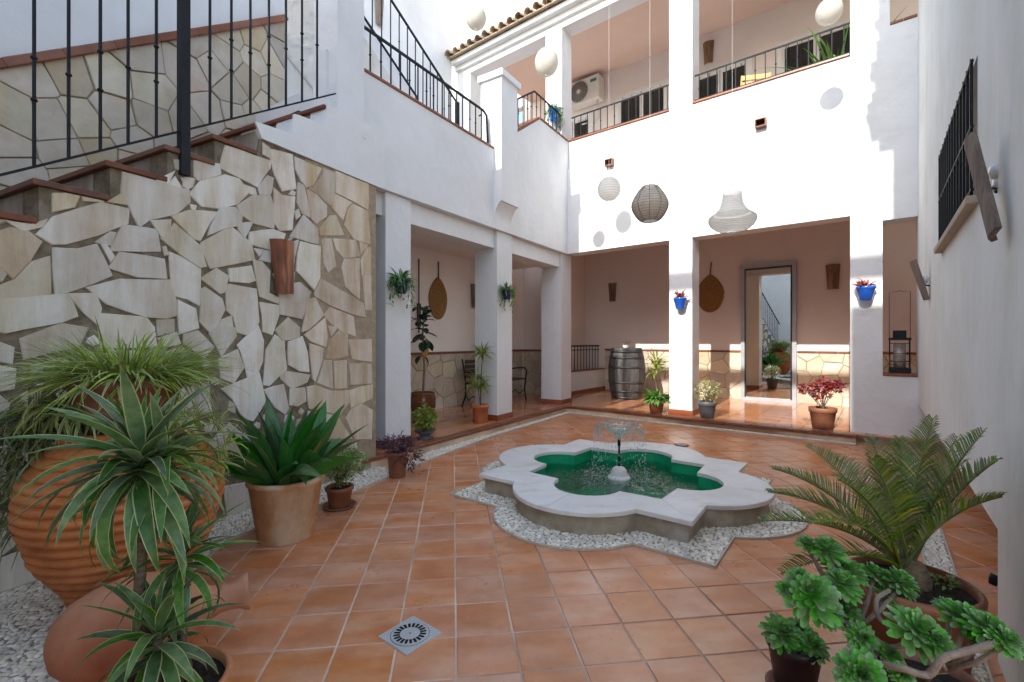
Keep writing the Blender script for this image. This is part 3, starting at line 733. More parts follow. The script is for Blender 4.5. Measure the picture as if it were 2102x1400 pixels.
def A_(l): return [(x / 4, 350 + y / 4) for x, y in l]
def B_(l): return [(380 + x / 4, 250 + y / 4) for x, y in l]
def C_(l): return [(380 + x / 4, 550 + y / 4) for x, y in l]
TR = [A_(l) for l in [
 [(110,310),(250,325),(370,400),(330,460),(190,490),(60,400)], [(0,300),(110,310),(60,390),(0,440)],
 [(0,505),(90,480),(230,510),(330,590),(240,740),(110,865),(0,760)], [(0,790),(60,850),(20,905),(0,900)],
 [(0,940),(130,890),(250,760),(395,715),(405,1005),(0,1045)], [(0,1060),(560,1025),(620,1200),(500,1245),(200,1300),(60,1330),(0,1320)],
 [(450,190),(540,105),(640,160),(600,290),(450,330)], [(690,150),(850,175),(840,260),(700,250)], [(890,185),(1000,190),(1040,280),(890,250)],
 [(460,380),(830,270),(1050,320),(1040,440),(800,530),(560,600),(450,600),(320,520)],
 [(1020,0),(1100,0),(1290,80),(1540,160),(1550,260),(1440,350),(1230,400),(1150,460),(1050,260),(1010,190)],
 [(450,640),(640,650),(790,615),(910,860),(740,930),(470,1020),(445,780)], [(800,580),(900,510),(950,520),(910,610),(840,600)],
 [(840,620),(880,610),(940,700),(910,740)], [(1020,450),(1290,490),(1315,660),(915,655)], [(1000,675),(1200,700),(1340,730),(1360,880),(1130,870),(915,800)],
 [(740,965),(1000,900),(1390,905),(1430,1030),(1465,1180),(1370,1210),(1190,1195),(900,1100)], [(575,1025),(790,1020),(830,1130),(800,1260),(700,1170)],
 [(1255,420),(1395,415),(1390,500),(1330,540),(1290,480)]]]
TR += [[(356,445),(390,433),(445,437),(430,458),(412,492),(398,488)], [(334,492),(360,462),(380,478),(408,503),(422,545),(409,547),(370,520)],
 [(350,520),(375,530),(411,553),(410,625),(385,612),(357,605),(352,560)], [(367,620),(400,635),(406,672),(370,683),(367,650)],
 [(208,645),(300,652),(316,672),(320,710),(212,712)], [(325,658),(357,657),(356,681),(327,687)], [(327,695),(362,684),(370,705),(340,712)],
 [(48,695),(125,665),(180,675),(160,712),(55,735)], [(334,508),(342,506),(346,522),(338,523)], [(346,372),(360,363),(374,386)], [(322,357),(358,353),(345,372)],
 [(376,366),(400,368),(396,382),(384,388)], [(0,705),(28,715),(25,745),(0,740)], [(0,755),(32,760),(28,795),(0,800)], [(0,815),(20,830),(10,870),(0,870)],
 [(0,1060),(35,1050),(48,1095),(28,1120),(0,1140)], [(0,1150),(55,1130),(92,1188),(0,1215)], [(462,1000),(520,990),(525,1055),(470,1068)],
 [(70,750),(150,730),(205,735),(190,770),(80,790)], [(225,725),(300,722),(330,760),(300,800),(230,790)], [(345,725),(375,715),(395,745),(370,780),(345,760)]]
TR += [B_(l) for l in [
 [(80,285),(280,350),(290,430),(120,480),(85,440)], [(370,180),(700,320),(690,380),(590,530),(400,430),(300,380),(310,300),(340,200)],
 [(50,590),(140,490),(330,440),(440,470),(520,580),(430,670),(300,710),(150,690)], [(700,230),(880,275),(890,400),(910,540),(800,560),(740,430),(710,320)],
 [(905,300),(985,330),(985,510),(950,480),(910,390)], [(990,335),(1120,385),(1060,510),(1000,535)], [(1130,385),(1230,425),(1220,620),(1200,680),(1045,555),(1135,440)],
 [(1245,410),(1500,500),(1500,720),(1380,650),(1245,580)], [(1240,600),(1370,665),(1335,700),(1300,800),(1215,700)], [(1375,680),(1500,735),(1520,1000),(1390,955),(1315,850),(1345,720)],
 [(1005,560),(1080,600),(1160,690),(1160,770),(1080,830),(1035,780)], [(930,510),(975,530),(1015,700),(1020,775),(960,745),(922,660)],
 [(735,550),(800,610),(900,620),(880,880),(780,885),(735,820)], [(440,690),(560,610),(700,610),(725,700),(725,870),(570,830),(470,760)],
 [(290,715),(410,710),(465,770),(450,850),(330,870),(200,925),(220,850)], [(440,840),(550,830),(520,900),(490,950),(440,880)],
 [(150,990),(370,860),(540,1000),(570,1130),(400,1165),(220,1200),(130,1030)], [(545,910),(720,885),(820,920),(800,990),(720,1050),(540,1000)],
 [(980,770),(1090,880),(1095,1000),(870,940)], [(1110,870),(1190,775),(1240,775),(1305,925),(1120,930)], [(950,990),(1110,1030),(1105,1270),(1060,1370),(920,1220),(930,1080)],
 [(1130,970),(1205,970),(1240,1180),(1180,1230),(1140,1150)], [(1225,965),(1400,975),(1435,1100),(1310,1120),(1250,1050)], [(1310,1135),(1430,1130),(1430,1450),(1320,1350),(1290,1200)],
 [(1445,1140),(1490,1040),(1525,1040),(1525,1250),(1455,1250)], [(1440,990),(1500,1010),(1450,1080)], [(1455,1270),(1530,1270),(1530,1540),(1480,1540)],
 [(140,1290),(260,1210),(355,1270),(330,1395),(290,1405)], [(370,1210),(540,1190),(570,1300),(520,1320),(380,1310)], [(570,1150),(640,1160),(700,1230),(690,1400),(770,1440),(760,1480),(620,1430),(600,1330)],
 [(570,1040),(650,1055),(610,1100)], [(620,1130),(650,1065),(700,1065),(700,1150)], [(860,1000),(930,980),(900,1110),(870,1100)], [(850,1120),(900,1130),(890,1190),(850,1180)],
 [(850,1240),(900,1240),(895,1300),(850,1300)], [(880,560),(910,580),(900,605),(860,595)], [(905,740),(935,720),(950,770),(920,795)], [(830,990),(870,950),(890,960)],
 [(0,460),(70,470),(30,550),(-10,530)], [(50,680),(100,690),(90,720),(60,725)], [(610,530),(680,450),(725,470),(715,560),(700,595),(625,590)], [(500,520),(580,550),(590,595),(540,590)], [(645,180),(695,215),(690,290),(645,260)]]]
TR += [C_(l) for l in [
 [(130,190),(170,170),(300,260),(325,340),(220,530),(125,430),(140,300)], [(345,170),(370,145),(585,180),(605,440),(510,540),(430,520),(400,400),(350,350)],
 [(300,430),(385,395),(395,480)], [(210,545),(295,445),(410,500),(415,560),(300,715),(250,620)], [(440,640),(600,480),(645,600),(640,760),(600,860),(520,890),(470,700)],
 [(620,290),(765,315),(770,390),(720,540),(645,515),(640,400)], [(780,215),(850,140),(940,125),(1030,200),(960,410),(780,375)], [(850,415),(940,490),(940,580),(800,590),(750,510)],
 [(740,560),(815,610),(835,830),(700,955),(650,950),(670,680)], [(855,615),(965,575),(1005,700),(1015,845),(940,840),(855,790)], [(785,870),(830,850),(1025,880),(1000,940),(880,990),(800,920)],
 [(285,750),(430,680),(480,820),(400,940),(300,900)], [(310,1000),(520,910),(610,870),(660,1090),(560,1250),(480,1230),(400,1080)], [(655,1010),(810,965),(850,1150),(820,1200),(740,1140)],
 [(870,1000),(985,990),(995,1090),(930,1130),(870,1120)], [(1010,980),(1080,970),(1200,1010),(1335,1005),(1345,1100),(1270,1200),(1030,1150)],
 [(1070,210),(1120,95),(1200,135),(1460,290),(1480,400),(1380,380),(1200,310),(1080,240)], [(1150,390),(1200,330),(1380,400),(1400,560),(1290,520),(1200,450)],
 [(1010,270),(1070,255),(1135,385),(1020,500),(965,515),(985,400)], [(1150,420),(1170,560),(1155,645),(1040,600),(990,550),(1060,495)], [(1025,630),(1135,670),(1125,760),(1070,925),(1048,900)],
 [(1165,735),(1195,600),(1270,515),(1335,545),(1335,720),(1240,740)], [(1350,595),(1530,590),(1535,765),(1380,745)], [(1145,765),(1205,765),(1215,985),(1095,935)],
 [(1225,775),(1325,765),(1328,980),(1235,985)], [(1348,785),(1530,795),(1535,945),(1370,955)], [(1350,1010),(1440,980),(1540,960),(1535,1070),(1370,1140)],
 [(1370,1160),(1450,1120),(1535,1170),(1530,1400),(1400,1400),(1330,1240)], [(1180,480),(1250,490),(1200,560)], [(0,550),(110,520),(230,645),(155,735),(0,620)],
 [(1020,1180),(1255,1220),(1370,1400),(1000,1400)], [(370,1100),(410,1120),(415,1190),(360,1170)]]]
polys = []
TI = len(TR)
def profile_top(y):
    if y >= 1.38: return ZW
    t = -9
    for yy, zz in allst:
        if yy <= y: t = zz - .035
    return t
for k, l in enumerate(TR):
    pl = []
    for px, py in l:
        q = on_plane(px, py, MS, x=0.0); yy = max(min(q.y, WEND - .01), -.6)
        pl.append((yy, max(.0, q.z)))
    top = min(profile_top(p[0] + .002) for p in pl); top2 = max(profile_top(p[0] - .002) for p in pl)
    pl = [(a, min(b, profile_top(a) - .004)) for a, b in pl]
    polys.append(pl)
for k, pl in enumerate(polys):
    cxp = sum(p[0] for p in TR[k]) / len(TR[k]); cyp = sum(p[1] for p in TR[k]) / len(TR[k])
    # newer, browner stones at the right end of the wall
    lim = 628 if cyp > 600 else (650 if cyp > 470 else 632)
    left_tan = (k in (0, 1, 2, 4, 6, 7, 8, 9))
    m = STONE_T if (cxp > lim or left_tan and k != 9) else STONE
    cx_ = sum(p[0] for p in pl) / len(pl); cz_ = sum(p[1] for p in pl) / len(pl)
    ex_ = 1 + (.0125 if m is STONE_T and not left_tan else .012) / max(.05, sum(math.hypot(p[0] - cx_, p[1] - cz_) for p in pl) / len(pl))
    pl = [(min(WEND, cx_ + (a - cx_) * ex_), min(profile_top(a) - .004, cz_ + (b - cz_) * ex_)) for a, b in pl]
    stone_obj(pl, 'x', -.012, random.uniform(.007, .015), m, stair_wall, amp=.004)
# small chinks fill what is left between the traced stones, and the stretch outside the photograph
rnd = random.Random(5)
for rr_, tries, y0, y1 in ((.17, 900, -3.4, 2.6), (.10, 900, -1.6, 2.6), (.055, 1200, -.25, 2.35), (.034, 700, -.1, 1.8)):
    for t in range(tries):
        if len(polys) > 296: break
        c = (rnd.uniform(y0, y1), rnd.uniform(.03, 2.8))
        if c[1] + rr_ > profile_top(c[0] - rr_) or c[1] + rr_ > profile_top(c[0]) or c[0] + rr_ > WEND or c[1] - rr_ * .9 < 0: continue
        ok = True
        for q in polys:
            if inpoly(c, q) or (abs(q[0][0] - c[0]) < 1.2 and pdist(c, q) < rr_ + .006): ok = False; break
        if not ok: continue
        nn = rnd.choice((4, 5, 5, 6)); a0 = rnd.uniform(0, PI)
        pl = [(c[0] + rr_ * rnd.uniform(.8, 1.05) * math.cos(a0 + 2 * PI * i / nn), c[1] + rr_ * rnd.uniform(.8, 1.05) * math.sin(a0 + 2 * PI * i / nn)) for i in range(nn)]
        polys.append(pl)
        stone_obj(pl, 'x', -.012, rnd.uniform(.005, .011), STONE if c[0] < 1.75 else STONE_T, stair_wall, amp=.004)

# ---- staircase (treads, risers)
stair = frame_empty('staircase', MS, 'flight of steps with dark clay treads climbing behind the iron railing on the left', 'stairs')
for i, (yy, zz) in enumerate(allst):
    y2 = allst[i + 1][0] if i + 1 < len(allst) else yy + .3
    xo = .010 if yy < 1.3 else (-.005 if yy < 2.2 else -.28)
    g = G().box(-1.09, xo, yy - .03, y2 + (0 if i + 1 == len(allst) else -.012), zz - .034, zz, bev=.004); g.build('tread', NOSE, stair)
    zl = allst[i - 1][1] if i else 0
    g = G().box(-1.09, -.03 if yy > 1.3 else -.225, yy - .002 + .002, yy + .03, zl, zz - .035)
    g.build('riser', RISER, stair)
G().box(-1.09, -.5, 2.66, 4.2, 3.35, 3.55).build('landing', PLASTER, stair)

# ---- wall on the inner side of the stair, with stone dado and clay cap
inner = frame_empty('stair_inner_wall', MS, 'white wall behind the iron railing with a sloping flagstone dado and clay cap', 'wall')
G().box(-1.27, -1.125, -4.6, 2.434, -.01, 5.1).build('wall', PLASTER, inner)
d0, dz0, d1, dz1 = .305, 3.11, 2.434, 4.73
sl_ = (dz1 - dz0) / (d1 - d0)
def dz(y): return dz0 + sl_ * (y - d0)
def sz(y): return 1.95 + .66 * y
dom = [(-1.2, sz(-1.2) - .1), (2.432, sz(2.432) - .1), (2.432, dz(2.432) - .03), (-1.2, dz(-1.2) - .03)]
G().prism(dom, -1.13, -1.112, 'x').build('dado_mortar', MORTAR_L, inner)
rnd = random.Random(11); seeds = []
for t in range(1500):
    c = (rnd.uniform(-1.2, 2.43), rnd.uniform(1.0, 4.8))
    if not inpoly(c, dom): continue
    if all(math.hypot(c[0] - s[0], c[1] - s[1]) > .155 + .10 * ((c[0] * 7.3 + c[1] * 3.1) % 1) for s in seeds): seeds.append(c)
for pl in voronoi(dom, seeds, .009):
    stone_obj(pl, 'x', -1.112, random.uniform(.008, .022), STONE_D, inner, ch=.004, amp=.004)
g = G(); Mx = Matrix.Translation((0, -1.2, dz(-1.2))) @ Matrix.Rotation(math.atan(sl_), 4, 'X')
Lc = math.hypot(3.634, 3.634 * sl_); nseg = 12
for k in range(nseg):
    G().box(-1.13, -1.06, Lc * k / nseg + .002, Lc * (k + 1) / nseg - .002, -.03, .03, M=Mx, bev=.006).build('cap_tile', NOSE if False else EDGE, inner)

# ---- railings
def baluster_mesh(h, t=.0075, collars=(.42, .58), cr=.016):
    g = G().tube([(0, 0, 0), (0, 0, h)], t * 1.2, 4)
    for c in collars: g.ball((0, 0, h * c), cr, 8, 4, (1, 1, .7))
    return g.mesh('baluster', IRON)
BALS = {}
def bal(h, kind):
    key = (round(h, 2), kind)
    if key not in BALS:
        BALS[key] = baluster_mesh(h, collars={0: (.38, .62), 1: (.5,), 2: ()}[kind])
    return BALS[key]
sr = frame_empty('stair_railing', MS, 'black iron railing with collared bars and a thick post beside the lower steps', 'railing')
def rz_(y): return 2.095 + .666 * y
xr_ = .0
pts0 = (-1.6, 2.10)
for (ya, yb) in ((-1.6, .83), (.875, 2.12)):
    G().tube([(xr_, ya, rz_(ya)), (xr_, yb, rz_(yb))], .009, 4).build('bottom_rail', IRON, sr)
    G().tube([(xr_, ya, rz_(ya) + .92), (xr_, yb, rz_(yb) + .92)], .02, 4).build('handrail', IRON, sr)
G().box(xr_ - .028, xr_ + .028, .825, .88, 2.365, 3.72, bev=.003).build('post', IRON, sr)
for i, px in enumerate([70, 141, 206, 263, 321, 431, 475, 514, 552, 587, 620, 651]):
    q = on_plane(px, 300, MS, x=xr_)
    put('baluster', bal(.92, (0, 1)[i % 2]), sr, (xr_, q.y, rz_(q.y)))
for k in range(9): put('baluster', bal(.92, (0, 1)[k % 2]), sr, (xr_, -.05 - k * .17, rz_(-.05 - k * .17)))

# ================================================================== LEFT WING (frame L)
lw = frame_empty('left_wing', ML, 'shaded white wing with square columns, landing balcony and pilasters left of the fountain', 'building')
WB = 2.87
prof = [(-5.05, WB), (0.02, WB), (.02, 4.93), (-1.04, 4.93), (-2.42, 3.98), (-5.05, 3.98)]
G().prism(prof, -.20, 0, 'x').build('wall', PLASTER, lw)
# lower left return of the wall down to the stone
# pilasters with brackets
def pilaster(y0, y1, top, cap):
    g = G().box(-.22, .13, y0, y1, 3.28, top)
    g.build('pilaster', PLASTER, lw)
    if cap: G().box(-.26, .17, y0 - .04, y1 + .04, top - .0, top + .085).build('pilaster_cap', PLASTER, lw)
    br = [(0.001, 2.95)] + [(.13 - .125 * math.cos(a * PI / 2 / 8) , 2.95 + .30 * math.sin(a * PI / 2 / 8)) for a in range(1, 9)] + [(.15, 3.25), (.15, 3.279), (.001, 3.279)]
    br = [(.001, 2.93)] + [(.001 + .115 * (a / 8) ** 2, 2.93 + .30 * (a / 8) ** .8) for a in range(1, 9)] + [(.145, 3.232), (.145, 3.279), (.001, 3.279)]
    # bracket profile in (z,x) for axis y
    G().prism([(b, a) for a, b in br], y0 - .012, y1 + .012, 'y').build('bracket', PLASTER, lw)
pilaster(-5.02, -4.72, 5.0, True)
pilaster(-2.35, -1.93, 4.98, True)
# columns
def column(x0, x1, y0, y1, z1, par, skirt=True, z0=PH):
    G().box(x0, x1, y0, y1, z0, z1, bev=.004).build('column', PLASTER, par)
    if skirt:
        e = .012
        G().box(x0 - e, x1 + e, y0 - e, y0 - .0005, z0, z0 + .085).box(x0 - e, x1 + e, y1 + .0005, y1 + e, z0, z0 + .085).box(x0 - e, x0 - .0005, y0, y1, z0, z0 + .085).box(x1 + .0005, x1 + e, y0, y1, z0, z0 + .085).build('skirting', SKIRT, par)
column(-.45, -.05, -4.29, -3.92, WB - .002, lw)
column(-.45, -.05, -2.197, -1.80, WB - .002, lw)
column(-.47, -.06, -.14, .28, WB - .002, lw)
for (a, b) in ((-5.0, -4.292), (-3.918, -2.199), (-1.798, -.142)):
    G().box(-.44, -.10, a, b, 2.62, WB - .003).build('beam', PLASTER, lw)
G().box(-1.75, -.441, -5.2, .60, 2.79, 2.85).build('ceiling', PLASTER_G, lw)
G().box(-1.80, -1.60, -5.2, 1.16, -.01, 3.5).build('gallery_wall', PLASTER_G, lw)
# clay edging along the top of the balcony wall
def edging(par, p, q, w, t=.03, seg=.3, xoff=0, m=EDGE):
    p, q = Vector(p), Vector(q); d = q - p; L = d.length; n = max(1, round(L / seg)); an = math.atan2(d.y, d.x); el = math.asin(d.z / L)
    Mx = Matrix.Translation(p) @ Matrix.Rotation(an, 4, 'Z') @ Matrix.Rotation(-el, 4, 'Y')
    for k in range(n): G().box(L * k / n + .0015, L * (k + 1) / n - .0015, -w / 2, w / 2, 0, t, M=Mx, bev=.004).build('edging_tile', m, par)
edging(lw, (-.10, -4.72, 3.981), (-.10, -2.36, 3.981), .23)
edging(lw, (-.10, -1.92, 4.34), (-.10, -1.05, 4.935), .23)
edging(lw, (-.10, -1.04, 4.935), (-.10, -.0, 4.935), .23)
G().box(-2.86, -.20, -5.2, -2.3, 3.40, 3.56).build('landing_slab', PLASTER, lw)
for k in range(4): G().box(-1.6, -.24, -2.3 + k * .3, -2.3 + (k + 1) * .3, 3.40, 3.77 + k * .213).build('step', EDGE, lw)
# dado in left gallery: stones and brown rail
def dado(par, axis, c, a0, a1, z0, z1, sd, parn, thick=.012):
    dom = [(a0, z0), (a1, z0), (a1, z1), (a0, z1)]; rnd = random.Random(sd); seeds = []
    for t in range(900):
        q = (rnd.uniform(a0, a1), rnd.uniform(z0, z1))
        if all(math.hypot(q[0] - s[0], q[1] - s[1]) > .22 for s in seeds): seeds.append(q)
    if axis == 'x': G().prism(dom, c, c + .004, 'x').build('dado_mortar', MORTAR_L, parn)
    else: G().prism([(b, a) for a, b in dom], c, c - .004, 'y').build('dado_mortar', MORTAR_L, parn)
    for pl in voronoi(dom, seeds, .012): stone_obj(pl, axis, c + (.004 if axis == 'x' else -.004), thick * random.uniform(.7, 1.6), STONE_D, parn, ch=.003, amp=.004)
dado(lw, 'x', -1.60, -4.9, 1.0, PH, 1.04, 21, lw)
for k in range(20): G().box(-1.60, -1.565, -4.9 + k * .295 + .002, -4.9 + (k + 1) * .295 - .002, 1.045, 1.085, bev=.004).build('dado_tile', EDGE, lw)

# tall side wall beyond the upper stair
sw = frame_empty('side_wall', ML, 'high shaded white wall rising behind the landing balcony', 'wall')
G().box(-3.05, -2.86, -4.6, .12, -.01, 10.5).box(-3.05, -2.86, -9.5, -4.6, -.01, 4.4).build('wall', PLASTER, sw)

# balcony railing on the landing wall
br_ = frame_empty('balcony_railing', ML, 'black iron balcony railing along the landing between the two white pilasters', 'railing')
G().tube([(-.09, -4.72, 4.50), (-.09, -2.48, 4.50), (-.09, -2.40, 4.46), (-.09, -2.37, 4.05)], .017, 4).build('handrail', IRON, br_)
for i, zx in enumerate([135, 235, 327, 415, 500, 578, 658, 722, 803, 865, 935, 992, 1057, 1112, 1167]):
    q = on_plane(730 + zx / 4.515, 150, ML, x=-.09)
    if q.y < -2.38: put('baluster', bal(.49, (1, 1, 2)[i % 3]), br_, (-.09, q.y, 4.01))
# two sloping rails of the upper flight
ur = frame_empty('upper_stair_railing', ML, 'sloping black iron railing of the upper flight seen behind the balcony railing', 'railing')
def sloped(x, y0, z0, y1, z1, r=.018, bals=True, drop=.85):
    G().tube([(x, y0, z0), (x, y1, z1)], r, 4).build('handrail', IRON, ur)
    if bals:
        n = int(abs(y1 - y0) / .16)
        for k in range(1, n):
            t = k / n; put('baluster', bal(drop, (1, 2)[k % 2]), ur, (x, y0 + (y1 - y0) * t, z0 + (z1 - z0) * t - drop))
sloped(-1.30, -3.9, 6.65, -1.59, 5.32)
G().box(-1.33, -1.27, -1.62, -1.56, 4.42, 5.33).build('post', IRON, ur)
sloped(-.34, -4.7, 5.05, -3.53, 4.30, r=.013, bals=False)
G().tube([(-.34, -4.7, 3.56), (-.34, -4.7, 5.06)], .018, 4).tube([(-.34, -3.53, 3.56), (-.34, -3.53, 4.30)], .018, 4).build('post', IRON, ur)
ufl = [(-1.55, 4.25), (-1.55, 4.42), (-6.0, 7.3), (-6.0, 7.1), (-1.8, 4.25)]
G().prism(ufl, -2.84, -1.34, 'x').build('flight_slab', PLASTER, ur)

# ================================================================== BACK WING (frame B)
bw = frame_empty('back_wing', MBk, 'sunlit two storey white wing with columned gallery and balcony behind the fountain', 'building')
G().box(.0, 4.20, .0, .30, WB, 4.42).build('wall', PLASTER, bw)
for a, b in ((.0, 1.88), (2.235, 4.20)):
    G().box(a + .003, b - .003, .03, .25, 4.421, 4.93).build('parapet', PLASTER, bw)
    edging(bw, (a + .004, .125, 4.932), (b - .004, .125, 4.932), .24)
column(1.88, 2.235, .0, .35, WB - .002, bw)
G().box(1.88, 2.235, -.0, .35, 4.421, 7.08).build('column', PLASTER, bw)
G().box(-.48, -.125, .0, .35, 4.42, 7.08).build('column', PLASTER, bw)
G().box(-2.84, -2.45, .0, .35, 4.42, 7.08).build('column', PLASTER, bw)
# right hand pillar with the two narrow openings
G().box(4.205, 4.53, .0, .30, -.01, 5.14).build('pillar', PLASTER, bw)
G().box(4.53, 4.86, .0, .30, -.01, .84).build('wall', PLASTER, bw)
G().box(4.86, 6.4, .0, .30, -.01, 3.0).build('wall', PLASTER, bw)
G().box(4.53, 4.86, .0, .30, 2.76, 5.14).build('wall', PLASTER, bw)
G().box(4.205, 4.60, .0, .30, 5.14, 7.08).build('pillar', PLASTER, bw)
G().box(4.60, 4.86, .0, .30, 6.5, 7.08).build('wall', PLASTER, bw)
edging(bw, (4.53, .12, .842), (4.855, .12, .842), .27, t=.035, seg=.16)
edging(bw, (4.60, .12, 5.142), (4.855, .12, 5.142), .27, t=.03, seg=.16)
G().box(4.206, 4.218, -.02, .0, -.0, .0).build('pillar_skirting', SKIRT, bw) if False else None
G().box(4.193, 4.2035, -.012, .31, PH, PH + .085).build('skirting', SKIRT, bw)
# upper floor slab, ceilings, far wall
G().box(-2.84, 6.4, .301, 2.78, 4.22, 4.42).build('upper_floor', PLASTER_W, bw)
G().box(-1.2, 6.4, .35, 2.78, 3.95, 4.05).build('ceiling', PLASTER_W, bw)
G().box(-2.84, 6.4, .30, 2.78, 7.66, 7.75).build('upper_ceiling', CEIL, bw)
G().box(-2.84, 4.86, .0, .33, 7.081, 7.36).build('beam', PLASTER, bw)
G().box(-2.84, 4.62, -.075, -.001, 7.20, 7.29).build('cornice', PLASTER, bw)
G().box(-2.84, 4.62, -.20, -.001, 7.291, 7.375).build('cornice', PLASTER, bw)
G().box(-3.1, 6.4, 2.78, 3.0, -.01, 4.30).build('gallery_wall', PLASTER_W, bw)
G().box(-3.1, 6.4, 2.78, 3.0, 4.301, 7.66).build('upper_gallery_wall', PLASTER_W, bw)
G().box(-10, 6.4, 2.781, 3.0, 7.661, 12).build('attic_wall', PLASTER, bw)
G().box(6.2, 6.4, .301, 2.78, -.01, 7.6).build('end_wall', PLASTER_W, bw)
# stair hole corner: near end wall, side wall, low wall
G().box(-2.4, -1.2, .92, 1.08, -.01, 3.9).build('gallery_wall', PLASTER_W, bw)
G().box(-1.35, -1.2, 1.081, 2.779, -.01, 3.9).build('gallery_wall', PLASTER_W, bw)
G().box(-.80, -.65, .30, 2.779, PH, .60).build('low_wall', PLASTER, bw)
edging(bw, (-.725, .30, .601), (-.725, 2.77, .601), .18, t=.025)
G().box(-.649, -.637, .30, 2.77, PH, PH + .085).build('skirting', SKIRT, bw)
dado(bw, 'y', 2.78, -.64, 2.34, PH, 1.04, 31, bw); dado(bw, 'y', 2.78, 3.30, 6.1, PH, 1.04, 33, bw)
dado(bw, 'y', .92, -1.9, -1.2, PH, 1.04, 35, bw)
for (a, b, yy) in ((-.64, 2.34, 2.78), (3.30, 6.1, 2.78), (-1.9, -1.2, .92)):
    n = max(1, round((b - a) / .3)); L = (b - a) / n
    for k in range(n): G().box(a + k * L + .002, a + (k + 1) * L - .002, yy - .035, yy, 1.045, 1.085, bev=.004).build('dado_tile', EDGE, bw)
# bay parapet turning left off the landing
G().box(-1.3, .08, -1.05, -.92, 4.0, 4.93).build('parapet', PLASTER, bw)
edging(bw, (-1.3, -.985, 4.932), (.06, -.985, 4.932), .17)

# eave tiles
def cover_tile(L=.42, r=.085, t=.012, n=8):
    g = G(); vs = []
    for (rr, sgn) in ((r, 1), (r - t, 1)):
        for yy, k in ((0, 1), (L, .82)):
            for i in range(n + 1):
                a = PI * i / n; vs.append((rr * k * math.cos(a), yy, rr * k * math.sin(a)))
    m = n + 1; fs = []
    for i in range(n):
        fs += [(i, i + 1, m + i + 1, m + i), (2 * m + i + 1, 2 * m + i, 3 * m + i, 3 * m + i + 1), (i + 1, i, 2 * m + i, 2 * m + i + 1), (m + i, m + i + 1, 3 * m + i + 1, 3 * m + i)]
    fs += [(0, m, 3 * m, 2 * m), (n, 2 * m + n, 3 * m + n, m + n)]
    g.add(vs, fs, smooth=False)
    # pan tile beside it, trough up
    vs = []; 
    for yy, k in ((.10, .82), (L + .03, 1)):
        for i in range(n + 1):
            a = PI + PI * i / n; vs.append((.105 + .085 * k * math.cos(a), yy, .045 + .075 * k * math.sin(a)))
    m = n + 1
    g.add(vs, [(i, i + 1, m + i + 1, m + i) for i in range(n)])
    return g
ct = cover_tile().mesh('roof_tile', ROOFT)
for k in range(35):
    Mx = Matrix.Translation((-2.75 + k * .21, -.38 + random.uniform(-.012, .012), 7.40)) @ Matrix.Rotation(R(14) + random.uniform(-.01, .01), 4, 'X') @ Matrix.Rotation(random.uniform(-.03, .03), 4, 'Z')
    put('roof_tile', ct, bw, M=Mx)
g = G(); ctg = cover_tile(L=1.0)
for k in range(35):
    for j in range(3):
        g.add(ctg.v, ctg.f, M=Matrix.Translation((-2.75 + k * .21, -.38 + .38 + j * .95, 7.40 + .095 + j * .237)) @ Matrix.Rotation(R(14), 4, 'X'))
g.build('roof_tile', ROOFT, bw, kind='stuff')
G().prism([(-2.84, 0), (4.6, 0), (4.6, 1), (-2.84, 1)], 0, .02, M=Matrix.Translation((0, -.30, 7.378)) @ Matrix.Rotation(R(14), 4, 'X') @ Matrix.Diagonal((1, 3.15, 1, 1))).build('roof_deck', ROOFT, bw)

# balcony railings of the back wing
def back_rail(x0, x1, label):
    t = frame_empty('balcony_railing', MBk, label, 'railing'); t['group'] = 'iron railings on the upper gallery'
    G().tube([(x0, .11, 5.40), (x1, .11, 5.40)], .014, 4).build('handrail', IRON, t)
    G().tube([(x0, .11, 5.02), (x1, .11, 5.02)], .006, 4).build('bottom_rail', IRON, t)
    n = round((x1 - x0) / .128)
    for k in range(n):
        put('baluster', bal(.44, (1, 2, 2)[k % 3] if k % 2 else 1), t, (x0 + (k + .5) * (x1 - x0) / n, .11, 4.96))
back_rail(.02, 1.875, 'short iron balcony railing in front of the air conditioner')
back_rail(2.24, 4.20, 'iron balcony railing right of the tall white column, above the white lantern')
t = thing('balcony_railing', 'small iron railing folding round the bay behind the white pilaster', 'railing', group='iron railings on the upper gallery')
pA = MBk @ Vector((-1.3, -.985, 0)); pB = ML @ Vector((-.10, -1.04, 0)); pC = ML @ Vector((-.10, -.03, 0)); pD = ML @ Vector((-.1, -1.9, 0))
def rail_seg(t, p, q, z0a, z0b, h, n, cap=True):
    G().tube([p + Vector((0, 0, z0a + h)), q + Vector((0, 0, z0b + h))], .014, 4).build('handrail', IRON, t)
    for k in range(n):
        f = (k + .5) / n; c = p.lerp(q, f); put('baluster', bal(h, (1, 2)[k % 2]), t, (c.x, c.y, z0a + (z0b - z0a) * f))
rail_seg(t, pA, pB, 4.96, 4.96, .46, 9); rail_seg(t, pB, pC, 4.96, 4.96, .46, 7); rail_seg(t, pD, pB, 4.36, 4.96, .46, 6)
t = frame_empty('low_railing', MBk, 'low black iron railing on the small white wall behind the corner column', 'railing')
G().tube([(-.725, .32, 1.16), (-.725, 2.6, 1.16)], .022, 4).tube([(-.725, .32, 1.07), (-.725, 2.6, 1.07)], .012, 4).build('handrail', IRON, t)
for k in range(17): G().tube([(-.725, .4 + k * .135, .625), (-.725, .4 + k * .135, 1.15)], .008, 4).build('baluster', IRON, t)

